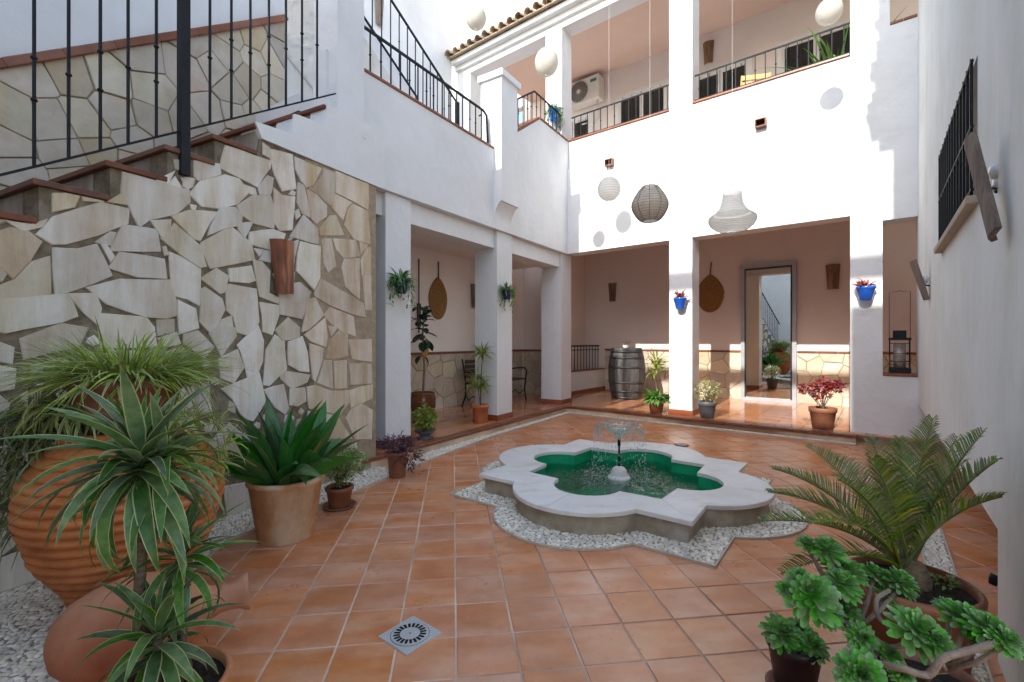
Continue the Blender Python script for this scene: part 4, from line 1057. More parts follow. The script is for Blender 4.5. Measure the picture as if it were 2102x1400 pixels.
# windows of the upper gallery
def window(x0, x1, z0, z1, label):
    t = frame_empty('window', MBk, label, 'window'); t['group'] = 'windows of the upper gallery'
    y = 2.779
    G().box(x0 - .09, x1 + .09, y - .035, y, z1, z1 + .10).box(x0 - .09, x0, y - .035, y, z0, z1).box(x1, x1 + .09, y - .035, y, z0, z1).build('surround', PLASTER, t)
    G().box(x0 - .06, x1 + .06, y - .06, y, z0 - .05, z0).build('sill', EDGE, t)
    n = 2; w = (x1 - x0) / n
    for k in range(n):
        a, b = x0 + k * w, x0 + (k + 1) * w; e = .045
        G().box(a, b, y - .02, y, z0, z0 + e).box(a, b, y - .02, y, z1 - e, z1).box(a, a + e, y - .02, y, z0 + e, z1 - e).box(b - e, b, y - .02, y, z0 + e, z1 - e).build('frame', PVC, t)
        G().box(a + e, b - e, y - .006, y - .001, z0 + e, z1 - e).build('pane', GLASSD, t)
        for j in range(9):
            zz = z0 + e + (z1 - z0 - 2 * e) * (j + .5) / 9
            G().box(a + e, b - e, y - .012, y - .007, zz - .03, zz + .03).build('shutter_slat', SHUT, t) if False else None
    for k in range(5):
        xx = x0 + (x1 - x0) * (k + .5) / 5
        G().tube([(xx, y - .05, z0), (xx, y - .05, z1)], .006, 4).build('bar', IRON, t)
window(-.28, .82, 5.5, 6.92, 'shuttered window behind the balcony rail right of the air conditioner')
window(-2.0, -1.05, 5.5, 6.75, 'barred window partly hidden beneath the air conditioner')
window(1.45, 2.45, 5.5, 6.80, 'barred window seen low behind the railing right of the tall column')
window(3.05, 4.15, 5.5, 6.85, 'barred window nearest the palm plant on the upper gallery')

# air conditioner
ac = frame_empty('air_conditioner', MBk, 'white outdoor air conditioner unit high on the upper gallery wall', 'air conditioner')
ax0, ax1, az0, az1, ay = -1.48, -.66, 7.0, 7.56, 2.47
G().box(ax0, ax1, ay, 2.76, az0, az1, bev=.012).build('casing', ACW, ac)
Mx = Matrix.Translation((ax0 + .29, ay - .002, (az0 + az1) / 2)) @ Matrix.Rotation(R(90), 4, 'X')
G().lathe([(0, .0), (.245, .0), (.245, .012), (.235, .014)], 32, M=Mx, smooth=False).build('fan_opening', BLACK, ac)
g = G()
for r in (.05, .09, .13, .17, .21, .24): g.lathe([(r, .014), (r + .006, .018), (r, .022)], 32, M=Mx)
for k in range(16): a = 2 * PI * k / 16; g.tube([(.04 * math.cos(a), .04 * math.sin(a), .02), (.245 * math.cos(a), .245 * math.sin(a), .02)], .003, 4, M=Mx)
g.lathe([(0, .03), (.045, .026), (.045, .012)], 16, M=Mx); g.build('fan_grille', ACW, ac)
TEAL = mat('teal_badge', (.03, .20, .19), rough=.4)
G().box(ax1 - .22, ax1 - .06, ay - .006, ay - .001, az1 - .16, az1 - .09).build('badge', TEAL, ac)
G().tube([(ax1 - .1, 2.6, az0), (ax1 - .1, 2.7, az0 - .35), (ax1 - .3, 2.75, az0 - .4), (ax1 - .6, 2.75, az0 - .38)], .02, 6).build('pipe', ACW, ac)

# ================================================================== RIGHT WING (frame B)
rw = frame_empty('right_wing', MBk, 'rough grey white wall of the right wing with one barred window', 'building')
XR = 4.86; wy0, wy1, wz0, wz1 = -4.22, -2.67, 1.97, 2.64
G().box(XR, XR + .3, -5.5, -4.70, -.01, .52).build('pier', PLASTER_R, rw)
w = G(); 
w.box(XR, XR + .3, -5.5, -.002, .5201, wz0); w.box(XR, XR + .3, -5.5, wy0, wz0, wz1); w.box(XR, XR + .3, wy1, -.002, wz0, wz1); w.box(XR, XR + .3, -5.5, -.002, wz1, 6.98)
bm = bmesh.new(); 
w.build('wall', PLASTER_R, rw)
G().box(XR + .75, XR + .9, -5.5, -.002, -.01, .52).build('recess_wall', PLASTER_R, rw)
G().box(XR + .301, 7.5, -5.5, -.002, .5, .52).build('recess_ceiling', PLASTER_R, rw)
G().box(XR, 7.5, -5.5, -.002, 6.981, 7.0).build('roof_deck', ROOFT, rw)
G().box(7.3, 7.5, -5.5, 0, .521, 6.98).build('outer_wall', PLASTER_R, rw)
G().box(XR - .14, XR - .001, -5.5, -.4, 6.90, 6.98).build('cornice', PLASTER, rw)
for k in range(25):
    Mx = Matrix.Translation((XR - .235 + random.uniform(-.035, .03), -5.42 + k * .21, 7.035)) @ Matrix.Rotation(R(-90), 4, 'Z') @ Matrix.Rotation(R(14), 4, 'X')
    put('roof_tile', ct, rw, M=Mx)
# window in it
rwn = frame_empty('barred_window', MBk, 'wide window with black iron bars high on the rough right wall', 'window')
G().box(XR + .16, XR + .18, wy0, wy1, wz0, wz1).build('pane', GLASSD, rwn)
G().box(XR + .12, XR + .16, wy0, wy1, wz0, wz0 + .05).box(XR + .12, XR + .16, wy0, wy1, wz1 - .05, wz1).box(XR + .12, XR + .16, wy0, wy0 + .05, wz0 + .05, wz1 - .05).box(XR + .12, XR + .16, wy1 - .05, wy1, wz0 + .05, wz1 - .05).build('frame', PVC, rwn)
for k in range(13):
    yy = wy0 + .03 + (wy1 - wy0 - .06) * k / 12
    G().tube([(XR - .018, yy, wz0 - .0), (XR - .018, yy, wz1)], .0085, 4).build('bar', IRON, rwn)
for zz in (wz0 + .03, (wz0 + wz1) / 2, wz1 - .02): G().tube([(XR - .018, wy0, zz), (XR - .018, wy1, zz)], .008, 4).build('cross_bar', IRON, rwn)
G().box(XR - .045, XR + .1, wy0 - .03, wy1 + .04, wz0 - .045, wz0 - .004, bev=.004).build('sill', mat('pale_stone_sill', (.46, .38, .28), rough=.8), rwn)
# small dark spotlight near the foot of the wall
sp_ = thing('wall_spotlight', 'small black spotlight poking out low beside the right wall', 'spotlight', MBk @ Vector((XR - .004, -4.66, .30)))
G().lathe([(0, -.02), (.012, -.02), (.018, .0), (.018, .022), (.0, .022)], 14, M=Matrix.Rotation(R(25), 4, 'Y')).build('lamp_head', IRON, sp_)
G().tube([(0, 0, 0), (.05, .02, 0)], .006, 5).build('bracket', IRON, sp_)

# ================================================================== FRONT WING behind the viewer
fw = frame_empty('front_wall', MBk, None, None, kind='structure')
G().box(.9, 4.62, -9.8, -9.5, -.01, 5.83).build('wall', PLASTER, fw)
G().box(4.62, 7, -9.8, -9.5, -.01, 7.42).build('wall', PLASTER, fw)
G().box(-4, .9, -9.8, -9.5, -.01, 7.40).build('wall', PLASTER, fw)
G().box(.9, 5.3, -9.75, -9.55, 7.9, 8.09).build('beam', PLASTER, fw)  # unseen beam and posts, added to cast the shadow band on the back wing
for xx in (1.0, 1.5): G().box(xx, xx + .12, -9.72, -9.6, 5.83, 7.9).build('post', PLASTER, fw)

# ================================================================== THINGS
# ---- lanterns
def lantern(px, py, Y, rpx, kind, label, ztop=8.2, sq=1.0):
    c = at(px, py, Y); r = rpx * Y / FPX
    t = thing('hanging_lantern', label, 'lantern', c, group='lanterns hung over the courtyard')
    n = 28
    if kind == 'chand':
        up = [(.38, .95), (.39, .75), (.45, .45), (.56, .2), (.68, .05), (.74, .0)]
        G().lathe([(a * r, b * r) for a, b in up], n).build('upper_shade', LFAB, t)
        lo = [(.80, -.02), (.98, -.18), (1.0, -.35), (.9, -.55), (.66, -.75), (.3, -.86)]
        G().lathe([(a * r, b * r) for a, b in lo], n).build('lower_shade', LFAB, t)
        g = G()
        for k in range(9):
            z = .92 - k * .105; rr = .39 + (.95 - z) ** 1.7 * .35; 
            g.lathe([(rr * r, z * r - .001), (rr * r + .003, z * r), (rr * r, z * r + .001)], n)
        for k in range(12):
            z = -.05 - k * .066; 
            for j in range(len(lo) - 1):
                if lo[j][1] >= z >= lo[j + 1][1]:
                    f = (lo[j][1] - z) / (lo[j][1] - lo[j + 1][1]); rr = lo[j][0] + (lo[j + 1][0] - lo[j][0]) * f
                    g.lathe([(rr * r, z * r - .0012), (rr * r + .0035, z * r), (rr * r, z * r + .0012)], n)
        g.build('reed_hoops', LHOOP, t); top = .95 * r; sp = .3 * r
    else:
        pf = []
        for i in range(15):
            a = PI * (i + .7) / 15.4; x, z = math.sin(a), math.cos(a)
            if kind == 'diamond': x = math.sin(a) ** .9; z = math.cos(a) * .98; x *= 1 - .08 * (z > .2) * z
            pf.append((x * r, z * r * sq))
        DP = [(.30, .98), (.42, .93), (.62, .68), (.84, .34), (.97, .06), (1.0, -.10), (.95, -.34), (.80, -.62), (.60, -.86), (.44, -.97), (.40, -.99)]
        def dprof(z):
            for (ra, za), (rb, zb) in zip(DP, DP[1:]):
                if za >= z >= zb: return ra + (rb - ra) * (za - z) / (za - zb)
            return .4
        if kind == 'diamond': pf = [(a * r, b * r) for a, b in DP]
        m = {'paper': PAPER, 'grey': LFAB, 'diamond': WICKF}[kind]
        G().lathe(pf, n).build('shade', m, t)
        g = G()
        nh = 20 if kind == 'diamond' else 14
        for k in range(1, nh):
            z = math.cos(PI * k / nh) * .97; x = math.sqrt(max(0, 1 - z * z)) + .004
            if kind == 'diamond': x = dprof(z) + .004
            g.lathe([(x * r, z * r * sq - .0010), (x * r + .0022, z * r * sq), (x * r, z * r * sq + .0010)], n)
        if kind == 'diamond':
            for k in range(10):
                a = 2 * PI * k / 10; g.tube([((p[0] + .002) * math.cos(a), (p[0] + .002) * math.sin(a), p[1]) for p in pf], .0018, 4)
        g.build('hoops', {'paper': PAPER, 'grey': LHOOP, 'diamond': WICK}[kind], t)
        top = pf[0][1]; sp = pf[0][0]
    kn = top + r * .95
    g = G().tube([(-sp, 0, top), (0, 0, kn)], .0012, 4).tube([(sp, 0, top), (0, 0, kn)], .0012, 4).tube([(0, 0, kn), (0, 0, ztop - c.z)], .0009, 4)
    g.build('hanging_cord', STRING, t)
lantern(977, 37, 5.45, 21, 'paper', 'white paper lantern hanging in front of the tiled roof edge, highest left', sq=1.1)
lantern(1122, 128, 5.85, 24, 'paper', 'white paper lantern hanging in front of the upper gallery column', sq=1.15)
lantern(1702, 24, 5.3, 24, 'paper', 'white paper lantern at top right above the balcony railing', sq=1.05)
lantern(1250, 388, 3.6, 23, 'grey', 'small pale grey round lantern left of the dark reed lantern', sq=1.05)
lantern(1334, 418, 3.2, 37, 'diamond', 'dark brown reed lantern, the darkest one over the fountain', sq=1.0)
lantern(1503, 438, 3.3, 45, 'chand', 'white pear shaped two tier string lantern above the glass door')

# ---- carved wood wall lamps: a tapered half pipe of wood with a bulb behind
def lamp_shade_mesh(h, wt, wb, m, depth=.6):
    g = G(); n = 8; vs = []
    for (zz, w) in ((h / 2, wt), (h * .1, wt * .55 + wb * .45), (-h / 2, wb)):
        for off in (0, .018):
            for i in range(n + 1):
                a = PI * i / n; r = w / 2 - off
                vs.append((-r * math.cos(a) + random.uniform(-.002, .002), -r * math.sin(a) * depth, zz + random.uniform(-.004, .004)))
    m1 = n + 1; fs = []
    for k in range(2):
        o, p = k * 2 * m1, (k + 1) * 2 * m1
        for i in range(n):
            fs += [(o + i, o + i + 1, p + i + 1, p + i)[::-1], (o + m1 + i, o + m1 + i + 1, p + m1 + i + 1, p + m1 + i)]
        fs += [(o, p, p + m1, o + m1), (o + n, o + m1 + n, p + m1 + n, p + n)]
    for o in (0, 4 * m1):
        for i in range(n): fs.append((o + i, o + i + 1, o + m1 + i + 1, o + m1 + i))
    return g.add(vs, fs).mesh('shade', m)
def wood_lamp(M, loc, face, h, wt, wb, m, label, tilt=0, roll=0, out=.02):
    """M frame, face = rotation about Z (local) so the lamp's -y looks off the wall"""
    t = thing('wall_lamp', label, 'wall lamp', group='carved wood wall lamps')
    t.matrix_basis = M @ Matrix.Translation(loc) @ Matrix.Rotation(face, 4, 'Z')
    Mx = Matrix.Translation((0, -out, 0)) @ Matrix.Rotation(roll, 4, 'Y') @ Matrix.Rotation(tilt, 4, 'X')
    put('shade', lamp_shade_mesh(h, wt, wb, m), t, M=Mx)
    G().ball((0, -out * .6, 0), .028, 10, 8, (1, .8, 1.5)).build('bulb', CURT, t)
    G().tube([(0, 0, -.06), (0, -out * .6 - .01, -.05)], .008, 6).build('bracket', IRON, t)
q = on_plane(577, 549, MS, x=.02)
wood_lamp(MS, (.025, q.y, q.z), R(90), .42, .21, .15, WOODR, 'reddish brown half round wood lamp on the flagstone wall', roll=R(-4))
wood_lamp(ML, (-1.60, -.758, 2.12), R(90), .44, .19, .13, WOODG, 'grey wood lamp on the left gallery wall between fan and middle column')
wood_lamp(MBk, (-.447, 2.78, 2.42), 0, .43, .21, .15, WOODL, 'dark wood lamp on the back wall above the low railing and barrel')
wood_lamp(MBk, (3.85, 2.78, 2.42), 0, .44, .22, .17, WOODL, 'dark wood lamp on the wall right of the glass door')
wood_lamp(MBk, (1.72, 2.78, 7.25), 0, .44, .22, .16, WOODL, 'wood lamp on the upper gallery wall right of the tall column')
wood_lamp(ML, (-2.86, -1.94, 7.25), R(90), .5, .2, .14, WOODG, 'wood lamp on the high shaded wall behind the upper railing')
wood_lamp(MBk, (XR, -1.60, 1.84), R(-90), .38, .17, .14, WOODG, 'small grey wood lamp on the right wall near the far corner', tilt=R(14), out=.05)
# the near lamp on the right wall: plank leaning out at the top with a glass bulb behind
nl = thing('wall_lamp', 'big grey weathered plank lamp leaning off the right wall beside the barred window', 'wall lamp', group='carved wood wall lamps')
tp = at(1990, 290, 1.86); bt = at(2040, 482, 1.70)
mid = (tp + bt) / 2
nl.location = mid
d = (bt - tp); Lp = d.length; dn = d.normalized()
wn = (MBk.to_3x3() @ Vector((-1, 0, 0)))
yv = (wn - dn * wn.dot(dn)).normalized(); xv = yv.cross(-dn)
Mr = Matrix((xv, yv, -dn)).transposed().to_4x4()
g = G(); nseg = 6; vs = []
for i in range(7):
    zz = Lp / 2 - Lp * i / 6; w_ = (.052 - .004 * i / 6) + random.uniform(-.002, .002)
    for (a, b) in ((-1, 0), (-.6, .012), (0, .017), (.6, .012), (1, 0), (.9, -.016), (0, -.006), (-.9, -.016)):
        vs.append((a * w_, b, zz + random.uniform(-.003, .003)))
fs = []
for i in range(6):
    for k in range(8): fs.append((i * 8 + k, i * 8 + (k + 1) % 8, (i + 1) * 8 + (k + 1) % 8, (i + 1) * 8 + k))
fs += [tuple(range(8))[::-1], tuple(range(48, 56))]
g.add(vs, fs, M=Mr); g.build('shade', WOODG, nl)
bp_ = at(2046, 352, 1.86) - mid
G().ball(bp_, .026, 12, 10, (1, 1, 1.3)).tube([bp_ - Vector((0, 0, .02)), bp_ - Vector((0, 0, .075))], .012, 8).build('bulb', CURT, nl)
G().tube([bp_ - Vector((0, 0, .075)), bp_ - Vector((-.05, 0, .085))], .012, 8).tube([bp_ - Vector((0, 0, .07)), (bp_ - Vector((0, 0, .07))) * .2], .005, 6).build('bracket', IRON, nl)

# ---- esparto fans
def fan(M, loc, face, w, h, stem, label, hang):
    t = thing('woven_fan', label, 'woven fan', group='woven esparto fans on the gallery walls')
    t.matrix_basis = M @ Matrix.Translation(loc) @ Matrix.Rotation(face, 4, 'Z')
    n = 36; g = G()
    def rad(k, s):
        a = 2 * PI * k / n; x = math.sin(a) * w / 2; z = math.cos(a) * h / 2
        if z > 0: x *= 1 - .35 * (z / (h / 2)) ** 2
        return (x * s, z * s)
    rings = 10; vs = []
    for i in range(rings + 1):
        for k in range(n):
            x, z = rad(k, i / rings); vs.append((x, -.02 - .010 * (i % 2) - .012 * (1 - i / rings), z))
    fs = []
    for i in range(rings):
        for k in range(n): fs.append((i * n + k, i * n + (k + 1) % n, (i + 1) * n + (k + 1) % n, (i + 1) * n + k))
    vs += [(p[0] * 1.0, -.006, p[2]) for p in vs[rings * n:(rings + 1) * n]]
    o = (rings + 1) * n
    for k in range(n): fs.append((rings * n + k, rings * n + (k + 1) % n, o + (k + 1) % n, o + k))
    g.add(vs, fs); g.build('disc', ESP, t)
    G().tube([(0, -.02, h / 2 - .02), (.01, -.02, h / 2 + stem * .4), (.03 * hang, -.02, h / 2 + stem)], [.014, .011, .012], 6).build('stem', BARK, t)
fan(ML, (-1.60, -1.749, 1.995), R(90), .46, .72, .27, 'large woven esparto fan hung on the left gallery wall', 0)
fan(MBk, (1.75, 2.78, 2.25), 0, .54, .78, .26, 'round brown esparto fan on the back wall left of the glass door', 1)
t = thing('wooden_pole', 'thin dark pole hanging on the left gallery wall beside the fan', 'pole'); t.matrix_basis = ML @ Matrix.Translation((-1.58, -2.215, 1.4))
G().tube([(0, 0, 0), (0, 0, 1.2)], .011, 6).build('pole', BARK, t)
G().box(-.008, .008, -.04, .04, .1, .48, bev=.004).build('blade', BENCHW, t)

# ---- scuppers under the balcony
def scupper(px, py, label):
    q = on_plane(px, py, MBk, y=0)
    t = thing('drain_spout', label, 'drain spout', group='clay drain spouts under the balcony'); t.matrix_basis = MBk @ Matrix.Translation((q.x, 0, q.z))
    g = G().box(-.07, .07, -.09, .0, -.012, 0).box(-.07, .07, -.09, .0, .09, .102).box(-.07, -.058, -.09, .0, 0, .09).box(.058, .07, -.09, .0, 0, .09)
    g.build('spout', TERRA_B, t); G().box(-.058, .058, -.012, -.002, 0, .09).build('opening', BLACK, t)
scupper(1563, 262, 'clay drain spout under the right balcony parapet'); scupper(1253, 341, 'clay drain spout above the small grey lantern')

# ---- mirror-glass door
md = frame_empty('glass_door', MBk, 'tall reflecting glass door in a grey frame on the back gallery wall', 'door')
mx0, mx1, mz1 = 2.345, 3.295, 2.76
G().box(mx0, mx0 + .07, 2.70, 2.779, PH, mz1).box(mx1 - .07, mx1, 2.70, 2.779, PH, mz1).box(mx0 + .07, mx1 - .07, 2.70, 2.779, mz1 - .07, mz1).box(mx0 + .07, mx1 - .07, 2.70, 2.779, PH, PH + .06).build('frame', GREYFR, md)
G().box(mx0 + .07, mx0 + .085, 2.69, 2.74, PH + .06, mz1 - .07).box(mx1 - .095, mx1 - .07, 2.69, 2.74, PH + .06, mz1 - .07).box(mx0 + .085, mx1 - .095, 2.69, 2.74, mz1 - .10, mz1 - .07).build('gasket', DARKFR, md)
G().box(mx0 + .085, mx1 - .095, 2.735, 2.745, PH + .06, mz1 - .10).build('pane', MIRR, md)

# ---- barrel
bc = Vector((2.33, 9.45, PH))
bl = thing('barrel', 'upright dark wooden barrel with metal hoops in the back gallery', 'barrel', bc)
BH = 1.02
def brad(z): t = z / BH * 2 - 1; return .295 + .075 * (1 - t * t)
nst = 22
for k in range(nst):
    a0, a1 = 2 * PI * k / nst + .006, 2 * PI * (k + 1) / nst - .006; vs = []; m = 9
    for i in range(m):
        z = BH * i / (m - 1); r = brad(z)
        for rr in (r, r - .025):
            for a in (a0, a1): vs.append((rr * math.cos(a), rr * math.sin(a), z))
    fs = []
    for i in range(m - 1):
        o, p = i * 4, i * 4 + 4; fs += [(o, o + 1, p + 1, p), (o + 3, o + 2, p + 2, p + 3), (o + 1, o + 3, p + 3, p + 1), (o + 2, o, p, p + 2)]
    fs += [(0, 2, 3, 1), ((m - 1) * 4, (m - 1) * 4 + 1, (m - 1) * 4 + 3, (m - 1) * 4 + 2)]
    G().add(vs, fs).build('stave', BARREL, bl)
for z, w in ((.03, .05), (.16, .04), (.34, .045), (.64, .045), (.83, .045), (.955, .06)):
    G().lathe([(brad(z - w / 2) + .001, z - w / 2), (brad(z - w / 2) + .006, z - w / 2), (brad(z + w / 2) + .006, z + w / 2), (brad(z + w / 2) + .001, z + w / 2)], 36).build('hoop', HOOP, bl)
G().lathe([(0, BH - .03), (.275, BH - .03)], 24).build('lid', BARREL, bl)
o = thing('small_bowl', 'small white pot with a dry sprig standing on the barrel top', 'pot', bc + Vector((-.02, -.05, BH - .03)))
G().lathe([(0, 0), (.06, 0), (.075, .09), (.07, .09), (.055, .02), (0, .02)], 16).build('bowl', ACW, o)
g = G()
for k in range(9):
    a = random.uniform(0, 6.28); d = Vector((math.cos(a) * .09, math.sin(a) * .05, .13 + random.random() * .05)); g.tube([(0, 0, .05), d * .5 + Vector((0, 0, .05)), d], [.004, .003, .006], 4)
g.build('sprig', BARKP, o)

# ---- bench in the left gallery
be = thing('garden_bench', 'iron framed bench with dark slats against the left gallery wall', 'bench'); be.matrix_basis = ML @ Matrix.Translation((-1.18, -.62, PH))
Lb = 1.35
for k in range(5): G().box(.20 - k * .085, .20 - k * .085 + .07, -Lb / 2, Lb / 2, .42, .44, bev=.003).build('seat_slat', BENCHW, be)
for k in range(4): G().box(-.19, -.175, -Lb / 2, Lb / 2, .50 + k * .085, .57 + k * .085, bev=.003).build('back_slat', BENCHW, be)
for s in (-1, 1):
    y = s * Lb / 2
    G().tube([(.26, y, 0), (.22, y, .2), (.25, y, .42), (.27, y, .58), (.22, y, .64), (.05, y, .63), (-.15, y, .60)], .014, 6).build('armrest_leg', IRON, be)
    G().tube([(-.25, y, 0), (-.17, y, .2), (-.17, y, .42), (-.20, y, .62), (-.25, y, .84)], .014, 6).build('rear_leg', IRON, be)
    G().tube([(.24, y, .42), (-.17, y, .41)], .012, 6).tube([(.2, y, .2), (.1, y, .12), (0, y, .2), (-.1, y, .12), (-.17, y, .2)], .009, 6).build('side_frame', IRON, be)

# ---- storm lantern on the sill
sl2 = frame_empty('candle_lantern', MBk, 'black iron candle lantern with a tall handle on the narrow window sill', 'lantern')
lx, ly, lz = 4.695, .13, .88; w = .105
G().box(lx - w, lx + w, ly - w, ly + w, lz, lz + .06, bev=.004).build('base', IRON, sl2)
G().lathe([(0, .06), (.06, .06), (.06, .36), (0, .36)], 20, M=Matrix.Translation((lx, ly, lz))).build('candle_glass', mat('clouded_candle_glass', (.55, .5, .46), (.3, .25, .22), scale=20, rough=.2, transl=.3), sl2)
for a in (-1, 1):
    for b in (-1, 1): G().tube([(lx + a * w * .9, ly + b * w * .9, lz + .06), (lx + a * w * .9, ly + b * w * .9, lz + .40)], .006, 4).build('corner_bar', IRON, sl2)
for z in (.14, .24, .36): G().tube([(lx - w * .9, ly - w * .9, lz + z), (lx + w * .9, ly - w * .9, lz + z), (lx + w * .9, ly + w * .9, lz + z), (lx - w * .9, ly + w * .9, lz + z), (lx - w * .9, ly - w * .9, lz + z)], .005, 4).build('ring_bar', IRON, sl2)
G().box(lx - w * 1.02, lx + w * 1.02, ly - w, ly + w, lz + .40, lz + .43).build('cap', IRON, sl2)
G().lathe([(0, .52), (.065, .52), (.065, .43), (.09, .43)], 18, M=Matrix.Translation((lx, ly, lz))).build('chimney', IRON, sl2)
G().tube([(lx - w * .95, ly, lz + .2), (lx - w * .95, ly, lz + 1.0), (lx - .02, ly, lz + 1.0), (lx, ly, lz + 1.02), (lx + .02, ly, lz + 1.0), (lx + w * .95, ly, lz + 1.0), (lx + w * .95, ly, lz + .2)], .005, 4).build('handle', IRON, sl2)

# ---- floor drains
dr_ = thing('floor_drain', 'square pale metal floor drain with a round slotted cover among the near tiles', 'drain', (-.441, 2.012, .0), R(45 + 6))
hs = .096
G().box(-hs, hs, -hs, hs, -.004, .004, bev=.0015).build('plate', STAINL, dr_)
G().lathe([(.080, .0041), (.080, .0062), (.076, .0066), (0, .0066)], 40, smooth=False).build('cover', STAINL, dr_)
for k in range(20):
    a = 2 * PI * k / 20
    G().box(.043, .070, -.0058, .0058, .0066, .0072, M=Matrix.Rotation(a, 4, 'Z')).build('slot', BLACK, dr_)
G().lathe([(.0835, .0041), (.0815, .0041)], 40).build('groove', BLACK, dr_)
G().lathe([(0, .0074), (.004, .007)], 8).build('screw', BLACK, dr_)
d2 = thing('floor_drain', 'small dark round drain cover on the tiles behind the fountain', 'drain', (2.07, 5.67, .001))
G().lathe([(.085, 0), (.085, .006), (.07, .008), (0, .008)], 24).build('cover', HOOP, d2)

# ================================================================== PLANTS
def leaf_geo(L, W_, droop=1.0, segs=6, fold=.25, shape='strap', wav=0, g=None, M=None, rnd=random):
    """blade growing along +Y, bending down by droop radians"""
    vs = []; uv = []
    y = z = 0.0
    for i in range(segs + 1):
        t = i / segs
        if i:
            a = -droop * (t - .5 / segs) ** 1.3; y += L / segs * math.cos(a); z += L / segs * math.sin(a)
        if shape == 'strap': w = W_ * (min(1, .45 + t * 2.2) if t < .25 else 1) * max(.0, 1 - max(0, (t - .35) / .65) ** 1.9)
        elif shape == 'lance': w = W_ * (math.sin(PI * min(1, t * .95 + .05) ** .8) ** .9 if t < 1 else 0)
        elif shape == 'oval': w = W_ * math.sqrt(max(0, 1 - (2 * t - 1) ** 2)) 
        elif shape == 'spoon': w = W_ * (.14 + .86 * min(1, t * 1.25) ** 1.3) * (1 if t < .8 else math.sqrt(max(0, 1 - ((t - .8) / .22) ** 2)))
        else: w = W_ * (1 - t)
        w = max(w, W_ * .02)
        f = fold * w; o = wav * math.sin(t * 9)
        vs += [(-w / 2, y, z + f / 2 + o), (0, y, z), (w / 2, y, z + f / 2 - o)]
    fs = []; uvs = []
    for i in range(segs):
        a = i * 3; t0, t1 = i / segs, (i + 1) / segs
        fs += [(a, a + 1, a + 4, a + 3), (a + 1, a + 2, a + 5, a + 4)]
        uvs += [[(0, t0), (.5, t0), (.5, t1), (0, t1)], [(.5, t0), (1, t0), (1, t1), (.5, t1)]]
    g = g or G(); g.add(vs, fs, uvs, smooth=True, M=M); return g
def LM(loc, az, el, roll=0, s=1):
    return Matrix.Translation(loc) @ Matrix.Rotation(az, 4, 'Z') @ Matrix.Rotation(el, 4, 'X') @ Matrix.Rotation(roll, 4, 'Y') @ Matrix.Scale(s, 4)
def pot(t, r0, r1, h, m, rim=.02, rimh=.03, soil=True, n=28, off=(0, 0, 0), wob=0):
    pf = [(0, 0), (r0 * .96, 0), (r0, .006), (r1 - rim * .55, h - rimh), (r1, h - rimh + .004), (r1 + .002, h - .006), (r1 - .004, h), (r1 - rim * .8, h), (r1 - rim * .95, h - .03), (r0 * .8, .03)]
    Mx = Matrix.Translation(off)
    G().lathe(pf, n, M=Mx).build('pot', m, t)
    if soil: G().lathe([(0, h - .022), (r1 - rim * .9, h - .028)], n, M=Mx).build('soil', SOIL, t)
def saucer(t, r, m): G().lathe([(0, .0), (r * .85, 0), (r, .022), (r * .96, .024), (r * .82, .006), (0, .006)], 24).build('saucer', m, t)

# --- dracaena, front left
dl = [leaf_geo(1, .135, dr_a, 8, .3, wav=wv_).mesh('leaf', L_DRAC) for dr_a, wv_ in ((.7, 0), (1.1, .004), (1.5, 0), (1.9, .005), (.35, 0), (2.3, 0))]
def head(t, c, n, L, rnd, elmax=1.45, elmin=-.5, sc=1.0, stemdir=Vector((0, 0, 1)), wide=1.0):
    for k in range(n):
        f = k / (n - 1); el = elmax + (elmin - elmax) * f ** .85 + rnd.uniform(-.12, .12)
        az = k * 2.399 + rnd.uniform(-.3, .3)
        me = dl[rnd.choice((4, 0, 4) if f < .25 else (0, 1, 2, 2, 3) if f < .7 else (1, 2, 3, 5))]
        l = L * (rnd.uniform(.55, .75) if f < .15 else rnd.uniform(.8, 1.15))
        Mx = LM(c - stemdir * (.10 * f * sc), az, el, rnd.uniform(-.3, .3)) @ Matrix.Diagonal((l * wide, l, l, 1))
        put('leaf', me, t, M=Mx)
dp = thing('potted_dracaena', 'tall dracaena with white edged strap leaves in an orange pot, front left', 'potted plant', (-1.01, 1.34, 0))
pot(dp, .13, .175, .285, TERRA, rim=.018, rimh=.02, n=36)
rn = random.Random(2)
def lp(px, py, Y): return at(px, py, Y) - dp.location
s0 = Vector((-.03, .02, .26)); b1 = lp(292, 1085, 1.36); h1 = lp(290, 965, 1.36); b1m = lp(285, 1240, 1.35)
G().tube([s0, b1m, b1, lp(272, 1050, 1.37), lp(278, 1010, 1.38)], [.016, .014, .015, .010, .008], 8).tube([b1, lp(312, 1050, 1.34), lp(305, 1000, 1.34)], [.012, .010, .008], 8).tube([b1, h1], [.011, .009], 8).build('stem', BARK, dp)
h2 = lp(372, 1140, 1.44); h3 = lp(325, 1305, 1.32)
G().tube([Vector((.02, .03, .26)), lp(352, 1230, 1.42), h2], [.014, .012, .010], 8).build('stem', BARK, dp)
G().tube([Vector((-.0, -.02, .26)), h3], [.013, .010], 8).tube([Vector((.05, -.0, .26)), lp(385, 1200, 1.42)], [.012, .009], 8).build('stem', BARK, dp)
head(dp, h1 + Vector((0, 0, .06)), 72, .305, rn, elmin=-.6, wide=.92)
head(dp, lp(272, 930, 1.42), 30, .27, rn, elmin=-.2, wide=1.0)
head(dp, lp(335, 925, 1.40), 26, .26, rn, elmin=-.1, wide=1.0)
head(dp, h2 + Vector((.0, 0, .03)), 48, .225, rn, elmin=-.6, wide=1.0)
head(dp, h3 + Vector((0, 0, .03)), 38, .24, rn, elmin=-.45, wide=1.0)

